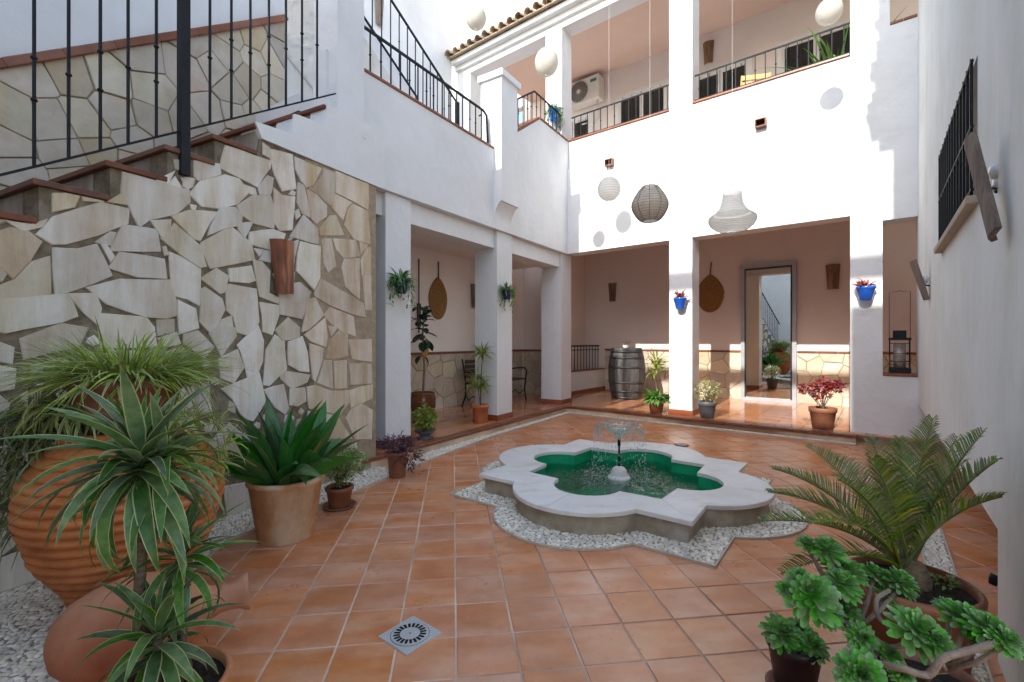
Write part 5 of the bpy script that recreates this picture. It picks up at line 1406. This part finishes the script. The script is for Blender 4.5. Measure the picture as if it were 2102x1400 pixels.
# --- tall ribbed jar with a planter bowl on top
jr = thing('ribbed_jar', 'huge ribbed orange clay jar standing against the flagstone wall', 'jar', (-1.83, 2.22, 0))
prf = []
hj = .86
for i in range(201):
    f = i / 200; z = hj * f
    r = .155 + .235 * math.sin(PI * (f * .80 + .035)) ** .85 if f < .9 else None
    base_ = [(0, .15), (.16, .225), (.38, .335), (.60, .385), (.75, .375), (.88, .31), (.95, .245), (1, .225)]
    for a, b in zip(base_, base_[1:]):
        if a[0] <= f <= b[0]:
            u = (f - a[0]) / (b[0] - a[0]); u = u * u * (3 - 2 * u) * .35 + u * .65; r = a[1] + (b[1] - a[1]) * u; break
    r += .020 * abs(math.sin(f * PI * 20)) ** .6 - .010
    prf.append((r, z))
G().lathe([(0, 0)] + prf + [(.20, hj), (.19, hj - .05)], 56).build('jar', TERRA_J, jr)
sp = thing('spider_plant', 'bushy spider plant in a clay bowl on top of the ribbed jar', 'potted plant', (-1.83, 2.22, hj - .001))
G().lathe([(0, .0), (.15, .0), (.19, .10), (.212, .19), (.228, .196), (.228, .235), (.208, .237), (.198, .20), (0, .19)], 36).build('pot', TERRA_B, sp)
G().lathe([(0, .215), (.2, .205)], 24).build('soil', SOIL, sp)
def blades(n, c, rad, L, wd, rn, el=(0, 1.4), dr=(1, 2.6), az=None, seg=5, shape='strap', g=None, fold=.3, zj=0):
    g = g or G()
    for k in range(n):
        a = rn.uniform(0, 2 * PI) if az is None else rn.uniform(*az); e = rn.uniform(*el); l = L * rn.uniform(.55, 1.1); r = rad * math.sqrt(rn.random())
        b = Vector(c) + Vector((r * math.cos(a + PI / 2), r * math.sin(a + PI / 2), rn.uniform(-zj, zj)))
        leaf_geo(l, wd * rn.uniform(.7, 1.2), rn.uniform(*dr), seg, fold, shape, g=g, M=LM(b, a, e, rn.uniform(-.6, .6)))
    return g
rn = random.Random(8)
g = blades(620, (0, 0, .22), .16, .33, .0120, rn, el=(.3, 1.35), dr=(.4, 1.8))
blades(420, (0, 0, .22), .19, .38, .0110, rn, el=(.1, .8), dr=(.6, 1.7), g=g)
blades(160, (-.16, -.02, .12), .12, .30, .011, rn, el=(-.6, .6), dr=(1.0, 2.4), g=g)
g.build('foliage', L_SPID, sp, kind='stuff')
# hanging offsets on runners
g = G(); st = G()
for k in range(22):
    a = rn.choice((rn.uniform(2.4, 3.9), rn.uniform(-.6, .6))); r = rn.uniform(.28, .44); z = rn.uniform(-.22, .10)
    p0 = Vector((.16 * math.cos(a), .16 * math.sin(a), .24)); p1 = Vector((r * .9 * math.cos(a), r * .9 * math.sin(a), .26)); p2 = Vector((r * math.cos(a), r * math.sin(a), z))
    pt = [(1 - t) ** 2 * p0 + 2 * t * (1 - t) * p1 + t * t * p2 for t in [i / 7 for i in range(8)]]
    st.tube(pt, .0022, 4); blades(26, p2, .02, .15, .009, rn, el=(-.6, 1.3), dr=(.5, 2.2), g=g, seg=4)
st.build('runner', L_YEL, sp, kind='stuff'); g.build('offset_foliage', L_SPID, sp, kind='stuff')
# dense hanging mass on the left side of the bowl
TRAIL = mat('dark_trailing_leaf', (.19, .23, .07), (.10, .12, .04), rough=.5, rnd=.35, huevar=.02, transl=.2)
dx = Vector((-.33, -.08, -.16))
g = blades(820, dx, .15, .26, .009, rn, el=(-.9, 1.2), dr=(.6, 2.6), zj=.26, seg=4)
blades(200, dx + Vector((.10, .03, .2)), .12, .3, .010, rn, el=(-.4, 1.0), dr=(.8, 2.4), zj=.1, seg=4, g=g)
g.build('hanging_foliage', TRAIL, sp, kind='stuff')
st = G()
for k in range(14):
    a = Vector((-.17 + rn.uniform(-.03, .03), rn.uniform(-.1, .06), .235)); e = dx + Vector((rn.uniform(-.08, .1), rn.uniform(-.08, .08), rn.uniform(-.25, .1)))
    st.tube([a, Vector((e.x, e.y, .2)), e], .003, 4)
st.build('hanging_stem', BARK, sp, kind='stuff')

# --- lying jar
lj = thing('lying_jar', 'smooth clay jar lying on its side with its neck towards the tiles', 'jar', (-1.455, 1.775, .185))
ax = Vector((.86, .50, .07)).normalized()
Mq = ax.to_track_quat('Z', 'Y').to_matrix().to_4x4()
pj = [(0, -.30), (.05, -.297), (.10, -.275), (.145, -.22), (.18, -.13), (.197, -.03), (.195, .06), (.178, .15), (.145, .23), (.10, .29), (.070, .33), (.058, .37), (.056, .42), (.062, .455), (.078, .485), (.082, .505), (.070, .508), (.052, .46), (.048, .40), (.06, .33)]
G().lathe([(a * .9, b * .78) for a, b in pj], 48, M=Mq).build('jar', CLAYJ, lj)

# --- aspidistra
asp = thing('potted_aspidistra', 'broad leaved dark green aspidistra in a tall pale terracotta pot', 'potted plant', (-1.47, 3.03, 0))
pot(asp, .168, .232, .395, TERRA_P, rim=.022, rimh=.035, n=40)
rn = random.Random(14)
al = [leaf_geo(1, .24, d_, 8, .22, 'lance').mesh('leaf', L_ASP) for d_ in (.25, .6, 1.0, 1.5)]
for k in range(58):
    f = k / 57; a = k * 2.399 + rn.uniform(-.5, .5); el = 1.5 - .85 * f ** 1.3 + rn.uniform(-.2, .2); r = .16 * f ** .5
    L = rn.uniform(.34, .60) * (1 - .12 * f)
    b = Vector((-math.sin(a) * r, math.cos(a) * r, .36))
    put('leaf', al[rn.choice((0, 0, 1, 1) if f < .5 else (0, 1, 2, 3))], asp, M=LM(b, a, el, rn.uniform(-1.1, 1.1)) @ Matrix.Diagonal((L, L, L, 1)))

# --- generic bush
def bush(t, c, rx, rz, n, L, wd, m, rn, name='foliage', shape='oval', stems=6, sm=BARK, base=None, seg=3, top=False):
    g = G(); s = G(); base = Vector(base or (c[0], c[1], c[2] - rz))
    for k in range(n):
        while True:
            v = Vector((rn.uniform(-1, 1), rn.uniform(-1, 1), rn.uniform(-1, 1)))
            if .2 < v.length < 1 and noise.noise(v * 2.3 + Vector(c) * 5) > -.25: break
        v *= (.75 + .35 * noise.noise(v * 3 + Vector((n, 0, 0)))) / max(v.length, .5) ** .4
        p = Vector(c) + Vector((v.x * rx, v.y * rx, v.z * rz))
        az = math.atan2(-v.x, v.y) + rn.uniform(-.9, .9)
        leaf_geo(L * rn.uniform(.6, 1.3), wd * rn.uniform(.7, 1.2), rn.uniform(.1, 1.2), seg, .3, shape, g=g, M=LM(p, az, rn.uniform(-.4, 1.2), rn.uniform(-.8, .8)))
    for k in range(stems):
        v = Vector((rn.uniform(-1, 1) * rx * .7, rn.uniform(-1, 1) * rx * .7, rz * rn.uniform(0, .7))); s.tube([base, (base + Vector(c) + v) / 2 + Vector((0, 0, .02)), Vector(c) + v], [.005, .004, .002], 4)
    g.build(name, m, t, kind='stuff')
    if stems: s.build('stem', sm, t)
rn = random.Random(20)
t = thing('potted_shrub', 'small leaved green shrub in a low clay pot beside the aspidistra', 'potted plant', (-1.32, 3.56, 0)); saucer(t, .125, TERRA_B)
pot(t, .075, .105, .155, TERRA_B, off=(0, 0, .007)); bush(t, (.03, 0, .33), .21, .18, 1700, .026, .012, L_OLV, rn, stems=24, base=(0, 0, .14))
t = thing('potted_purple_plant', 'dark purple trailing plant in a clay pot at the foot of the first column', 'potted plant', (-1.075, 4.36, 0))
pot(t, .075, .10, .24, TERRA_B); bush(t, (0, 0, .30), .20, .10, 420, .055, .013, L_PUR, rn, shape='lance', stems=10, base=(0, 0, .22)); bush(t, (.10, .02, .17), .17, .14, 330, .05, .012, L_PUR, rn, shape='lance', stems=6, base=(0, 0, .22))
t = thing('potted_yellow_shrub', 'yellow green leafy plant in a grey bowl between the first two columns', 'potted plant', (-1.03, 5.52, PH)); 
G().lathe([(0, 0), (.09, 0), (.10, .015), (.05, .03), (.06, .05), (.13, .10), (.12, .105), (0, .09)], 24).build('bowl', GREYP, t)
bush(t, (0, 0, .23), .16, .17, 420, .055, .03, L_YEL, rn, stems=8, base=(0, 0, .09))
# rubber tree
t = thing('potted_rubber_tree', 'slender rubber tree with big dark leaves in a brown glazed pot', 'potted tree', (-1.34, 7.0, PH))
G().lathe([(0, 0), (.14, 0), (.165, .06), (.19, .18), (.188, .30), (.172, .37), (.18, .385), (.165, .39), (.16, .35), (0, .35)], 32).build('pot', GLAZE, t); G().lathe([(0, .352), (.16, .351)], 20).build('soil', SOIL, t)
G().tube([(0, 0, .33), (.02, 0, .8), (-.01, .02, 1.25), (.03, 0, 1.68)], [.018, .015, .012, .007], 8).build('trunk', BARKP, t)
rl_ = [leaf_geo(1, .46, d_, 6, .25, 'oval').mesh('leaf', L_RUB) for d_ in (.3, .9, 1.5)]
rn = random.Random(31)
for k in range(26):
    z = 1.05 + .62 * (k / 25) if k > 3 else .93; a = k * 2.399; L = rn.uniform(.20, .28)
    put('leaf', rn.choice(rl_), t, M=LM(Vector((.0, 0, z)), a, rn.uniform(-.7, .6) + (k / 25) * .5, rn.uniform(-.4, .4)) @ Matrix.Diagonal((L, L, L, 1)))
put('leaf', G().add(rl_[0].vertices and [tuple(v.co) for v in rl_[0].vertices], [tuple(p.vertices) for p in rl_[0].polygons]).mesh('leaf', mat('yellowed_leaf', (.50, .24, .03), rough=.5)), t, M=LM(Vector((.03, -.03, 1.15)), R(200), -1.3) @ Matrix.Scale(.24, 4), label='yellowed leaf hanging down')
# variegated tall plant before column two
t = thing('potted_corn_plant', 'thin stemmed variegated plant in a terracotta pot before the middle column', 'potted plant', (-.45, 6.62, PH))
pot(t, .095, .125, .26, TERRA, rimh=.05, rim=.02)
G().tube([(0, 0, .24), (.01, 0, .6), (.03, 0, 1.0)], [.009, .008, .006], 6).tube([(0, .02, .24), (-.05, .02, .6)], [.007, .004], 6).build('stem', BARK, t)
g = blades(70, (.03, 0, .98), .03, .24, .022, rn, el=(-.4, 1.4), dr=(.5, 1.8), shape='lance'); blades(110, (-.03, .02, .55), .06, .22, .022, rn, el=(-.3, 1.3), dr=(.5, 1.8), shape='lance', zj=.12, g=g)
g.build('foliage', L_GRN if False else striped_leaf('yellow_striped_leaf', (.14, .25, .04), (.08, .18, .03), (.45, .45, .12), e0=.26, transl=.25), t, kind='stuff')
# plant left of the back column
t = thing('potted_lily', 'bright green leafy plant in a clay pot left of the back column', 'potted plant', (2.33, 7.52, PH))
pot(t, .09, .135, .21, TERRA_B, rimh=.05)
g = blades(120, (0, 0, .22), .09, .24, .055, rn, el=(-.1, 1.4), dr=(.6, 1.8), shape='lance'); g.build('foliage', L_GRN, t, kind='stuff')
g = blades(60, (.0, 0, .75), .05, .23, .03, rn, el=(-.2, 1.4), dr=(.5, 1.8), shape='lance', zj=.15); g.build('upper_foliage', L_YEL, t, kind='stuff')
G().tube([(0, 0, .2), (.0, 0, .75)], [.008, .005], 6).build('stem', BARK, t)
t = thing('potted_pale_shrub', 'cream variegated shrub in a grey pot right of the back column', 'potted plant', (2.95, 7.03, PH))
pot(t, .095, .135, .25, GREYP, rimh=.06); bush(t, (0, 0, .40), .21, .22, 480, .06, .018, L_CRM, rn, stems=14, base=(0, 0, .22), shape='lance')
t = thing('potted_red_plant', 'red leaved plant in a terracotta pot beside the right pillar', 'potted plant', (4.10, 6.14, PH))
pot(t, .115, .16, .285, TERRA_B, rimh=.06)
for (c, r_, n) in (((-.20, 0, .52), .12, 90), ((-.02, 0, .45), .13, 90), ((.14, .02, .55), .16, 130), ((.02, 0, .58), .12, 70)): bush(t, c, r_, r_ * .75, n, .07, .034, L_RED, rn, name='foliage', stems=3, base=(0, 0, .26))

# --- hanging pots
def hang(M, loc, label, potm, kind, r=.075, h=.13):
    t = thing('hanging_pot', label, 'hanging pot', group='pots hung on the columns'); t.matrix_basis = M @ Matrix.Translation(loc)
    pot(t, r * .62, r, h, potm, rim=.012, rimh=.03, n=24, off=(0, 0, -h))
    G().lathe([(r * .86, -.035), (r * .86 + .006, -.032), (r * .86, -.029)], 20).build('holder_ring', IRON, t)
    if kind == 'trail':
        g = G()
        for k in range(26):
            a = rn.uniform(0, 2 * PI); ln = rn.uniform(.15, .36) if k % 2 else .1; x, y = math.cos(a) * r * 1.2, math.sin(a) * r * 1.2
            if kind and k < 26:
                for j in range(int(ln / .022)):
                    leaf_geo(.075 * rn.uniform(.6, 1.2), .018, .8, 3, .3, 'lance', g=g, M=LM(Vector((x * (1 + .3 * j / 10) + rn.uniform(-.015, .015), y + rn.uniform(-.015, .015), -.022 * j)), rn.uniform(0, 6.28), rn.uniform(-1.2, .5)))
        blades(90, (0, 0, 0), .06, .17, .014, rn, el=(0, 1.4), dr=(.8, 2.2), g=g, shape='lance')
        g.build('foliage', L_GRN if r < .09 else L_CRM if False else L_GRN, t, kind='stuff')
    else:
        g = blades(34, (0, 0, 0), .04, .15, .03, rn, el=(.3, 1.5), dr=(.2, 1), shape='lance'); g.build('foliage', L_PNK, t, kind='stuff')
qz = on_plane(822, 588, ML, x=.04)
hang(ML, (.045, qz.y, qz.z + .08), 'dark blue pot with long trailing greenery on the first column', DBLUE, 'trail', r=.09, h=.16)
qz = on_plane(1040, 605, ML, x=.03)
hang(ML, (.035, qz.y, qz.z + .07), 'dark blue pot with a short trailing plant on the middle column', DBLUE, 'trail', r=.08, h=.14)
qz = on_plane(1396, 618, MBk, y=-.1)
hang(MBk, (qz.x, -.10, qz.z + .05), 'bright blue hanging pot with red sprigs on the back column', BLUE, 'red', r=.10, h=.17)
qz = on_plane(1777, 600, MBk, y=-.1)
hang(MBk, (qz.x, -.10, qz.z + .07), 'bright blue hanging pot with pink sprigs on the right pillar', BLUE, 'red', r=.105, h=.17)
qz = on_plane(1139, 236, ML, x=-.18)
hang(ML, (-.2, qz.y, qz.z + .1), 'blue pot standing behind the small bay railing upstairs', BLUE, 'trail', r=.11, h=.22)
# things upstairs
t = thing('potted_palm', 'green palm fronds rising behind the upper right railing', 'potted plant', MBk @ Vector((4.0, .75, 4.42)))
pot(t, .12, .17, .3, TERRA); g = blades(60, (0, 0, .3), .05, 1.2, .04, rn, el=(.7, 1.5), dr=(.4, 1.6), shape='lance', seg=6); g.build('foliage', L_GRN, t, kind='stuff')
t = thing('wooden_chair', 'pale yellow wooden folding chair behind the upper right railing', 'chair'); t.matrix_basis = MBk @ Matrix.Translation((2.95, .75, 4.42)) @ Matrix.Rotation(R(25), 4, 'Z')
for s in (-.2, .2):
    G().tube([(s, .2, 0), (s, -.12, .98)], .018, 4).build('leg', YWOOD, t); G().tube([(s * .85, -.2, 0), (s * .85, .15, .5)], .018, 4).build('leg', YWOOD, t)
for k in range(3): G().box(-.2, .2, -.13 + k * .0, -.11, .70 + k * .1, .77 + k * .1).build('back_slat', YWOOD, t)
G().box(-.2, .2, -.1, .24, .45, .475).build('seat', YWOOD, t)

# --- cycad, front right
cyd = thing('potted_cycad', 'sago palm cycad with arching feathery fronds in a wide brown pot by the right wall', 'potted plant', (1.405, 1.64, 0))
pot(cyd, .13, .19, .43, TERRA_B, rim=.02, rimh=.05, n=40)
def frond(p0, p1, lift, nl, ll, roll, rn):
    g = G(); c = (p0 + p1) / 2 + Vector((0, 0, lift)); c = p0 + (p1 - p0) * .38 + Vector((0, 0, lift + .05))
    def B(t): return (1 - t) ** 2 * p0 + 2 * t * (1 - t) * c + t * t * p1
    pts = [B(i / 12) for i in range(13)]
    g.tube(pts, [.0065 * (1 - .75 * i / 12) for i in range(13)], 5)
    for k in range(nl):
        t = .14 + .86 * k / nl; p = B(t); d = (B(min(1, t + .02)) - B(t - .02)).normalized()
        side = d.cross(Vector((0, 0, 1))).normalized(); up = side.cross(d)
        w = ll * min(1, (t - .08) * 4) * (1 - .75 * max(0, (t - .55) / .45) ** 1.6)
        for s in (-1, 1):
            dirv = (d * (.50 + .35 * t) + side * s * .75 + up * (.42 + rn.uniform(-.14, .14)) + Vector((rn.uniform(-.07, .07), rn.uniform(-.07, .07), 0))).normalized()
            q = p + dirv * w * rn.uniform(.9, 1.05) + Vector((0, 0, -.006)); m_ = p + dirv * w * .5 + Vector((0, 0, .006)); wd = .0036
            g.add([p - d * wd, p + d * wd, m_ + d * wd, m_ - d * wd, q], [(0, 1, 2, 3), (3, 2, 4)])
    return g
rn = random.Random(41)
crown = Vector((-.02, .0, .44)); base_w = cyd.location + crown
G().lathe([(0, .40), (.055, .40), (.06, .44), (.04, .49), (0, .51)], 14).build('caudex', BARK, cyd)
tips = [(1575, 1010, 1.85, .16), (1585, 962, 2.05, .18), (1560, 1070, 1.62, .14), (1655, 915, 2.15, .18), (1785, 895, 2.1, .14), (1790, 940, 1.55, .10), (1845, 900, 1.9, .12), (1915, 858, 1.75, .06), (1965, 895, 1.95, .08),
        (2020, 885, 1.62, .10), (2048, 945, 1.55, .12), (2058, 1020, 1.42, .12), (1660, 1075, 1.38, .16), (1602, 1178, 1.45, .10), (1900, 960, 2.2, .1), (1720, 985, 1.4, .16), (1700, 930, 2.3, .2)]
for (px, py, Y, lf) in tips:
    tipw = at(px, py, Y) - cyd.location
    frond(crown + Vector((rn.uniform(-.02, .02), rn.uniform(-.02, .02), .03)), tipw, lf * .55, 50, .108, 0, rn).build('frond', L_CYC, cyd)
bush(cyd, (.10, -.02, .435), .05, .02, 70, .018, .008, L_OLV, rn, name='weeds', stems=0)

# --- aeonium rosettes
def rosette_mesh(n_r, mt, s):
    g = G(); rn = random.Random(s)
    k = 0
    for ring_ in range(n_r):
        f = ring_ / (n_r - 1); cnt = 7 + int(10 * f)
        for i in range(cnt):
            a = 2 * PI * i / cnt + ring_ * .4 + rn.uniform(-.08, .08); el = 1.3 - 1.5 * f + rn.uniform(-.16, .16); L = .38 + .62 * f
            leaf_geo(L * rn.uniform(.9, 1.06), (.23 + .09 * f) * rn.uniform(.8, 1.1), -.45 + .3 * f, 5, .5, 'spoon', g=g, M=LM(Vector((0, 0, -.05 * ring_)), a, el))
    return g.mesh('rosette', mt)
ros = [rosette_mesh(7, L_AEO, 1), rosette_mesh(6, L_AEO, 2), rosette_mesh(7, L_AEO, 5)]
ae = thing('potted_aeonium', 'branching green aeonium succulent with big leaf rosettes in the front right corner', 'potted plant', (1.18, 1.34, 0))
pot(ae, .11, .155, .30, TERRA_B, rim=.02, rimh=.04, n=36)
rn = random.Random(51)
RS = [(1666, 1218, 1.30, 60), (1728, 1192, 1.36, 42), (1699, 1122, 1.42, 40), (1655, 1112, 1.46, 24), (1749, 1168, 1.42, 36), (1795, 1172, 1.44, 30), (1852, 1189, 1.40, 40), (1889, 1292, 1.20, 60), (1925, 1312, 1.17, 34),
      (1773, 1309, 1.26, 34), (1769, 1385, 1.15, 56), (1985, 1263, 1.22, 46), (2034, 1286, 1.16, 46), (2070, 1312, 1.12, 36), (1740, 1251, 1.34, 30), (2010, 1300, 1.20, 34), (1640, 1180, 1.36, 26), (1715, 1155, 1.46, 30), (1835, 1345, 1.24, 26), (1700, 1260, 1.30, 30), (1950, 1245, 1.28, 30), (1820, 1215, 1.40, 28), (1610, 1205, 1.34, 20), (1855, 1385, 1.16, 26)]
root_ = Vector((0, 0, .28))
hub = [at(1800, 1330, 1.28) - ae.location, at(1940, 1375, 1.22) - ae.location, at(1760, 1290, 1.32) - ae.location]
g = G()
for hb in hub: g.tube([root_ + Vector((hb.x * .1, 0, 0)), (root_ + hb) / 2 + Vector((0, 0, .02)), hb], [.011, .010, .009], 7)
for (px, py, Y, rp) in RS:
    c = at(px, py, Y) - ae.location; r = rp * Y / FPX
    hb = min(hub, key=lambda h_: (h_ - c).length)
    g.tube([hb, (hb + c) / 2 + Vector((0, 0, -.02)), c - Vector((0, 0, r * .25))], [.007, .0065, .006], 6)
    dirn = (c - hb).normalized() * .6 + Vector((0, -.55, .75)); qn = dirn.to_track_quat('Z', 'Y').to_matrix().to_4x4()
    put('rosette', rn.choice(ros), ae, M=Matrix.Translation(c) @ qn @ Matrix.Rotation(rn.uniform(0, 6), 4, 'Z') @ Matrix.Scale(r * .98, 4))
# long bare branch looping to the right
def smooth(ps, n=5):
    out = []
    for i in range(len(ps) - 1):
        p0 = ps[max(0, i - 1)]; p1 = ps[i]; p2 = ps[i + 1]; p3 = ps[min(len(ps) - 1, i + 2)]
        for k in range(n):
            t = k / n; out.append(.5 * ((2 * p1) + (p2 - p0) * t + (2 * p0 - 5 * p1 + 4 * p2 - p3) * t * t + (3 * p1 - p0 - 3 * p2 + p3) * t ** 3))
    return out + [ps[-1]]
lpts = [at(1790, 1360, 1.22), at(1850, 1372, 1.15), at(1905, 1385, 1.13), at(1935, 1352, 1.12), at(1990, 1335, 1.12), at(2050, 1318, 1.13)]
g.tube(smooth([p - ae.location for p in lpts]), .0085, 7)
lp2 = [at(1845, 1300, 1.25), at(1805, 1270, 1.30), at(1800, 1230, 1.34), at(1825, 1212, 1.36)]
g.tube(smooth([p - ae.location for p in lp2]), .0065, 7)
g.build('branch', BARKP, ae)
a2 = thing('small_potted_succulent', 'small pointed succulent in a dark maroon pot left of the aeonium', 'potted plant', (1.02, 1.68, 0)); saucer(a2, .095, TERRA_B)
pot(a2, .062, .092, .185, DARKP, rim=.012, rimh=.03, off=(0, 0, .007))
r2 = rosette_mesh(6, L_AEO, 9)
for (px, py, Y, rp) in ((1608, 1295, 1.66, 44), (1668, 1322, 1.62, 36), (1640, 1290, 1.72, 32)):
    c = at(px, py, Y) - a2.location; put('rosette', r2, a2, M=Matrix.Translation(c) @ Matrix.Rotation(R(25), 4, 'X') @ Matrix.Rotation(px, 4, 'Z') @ Matrix.Scale(rp * Y / FPX, 4))
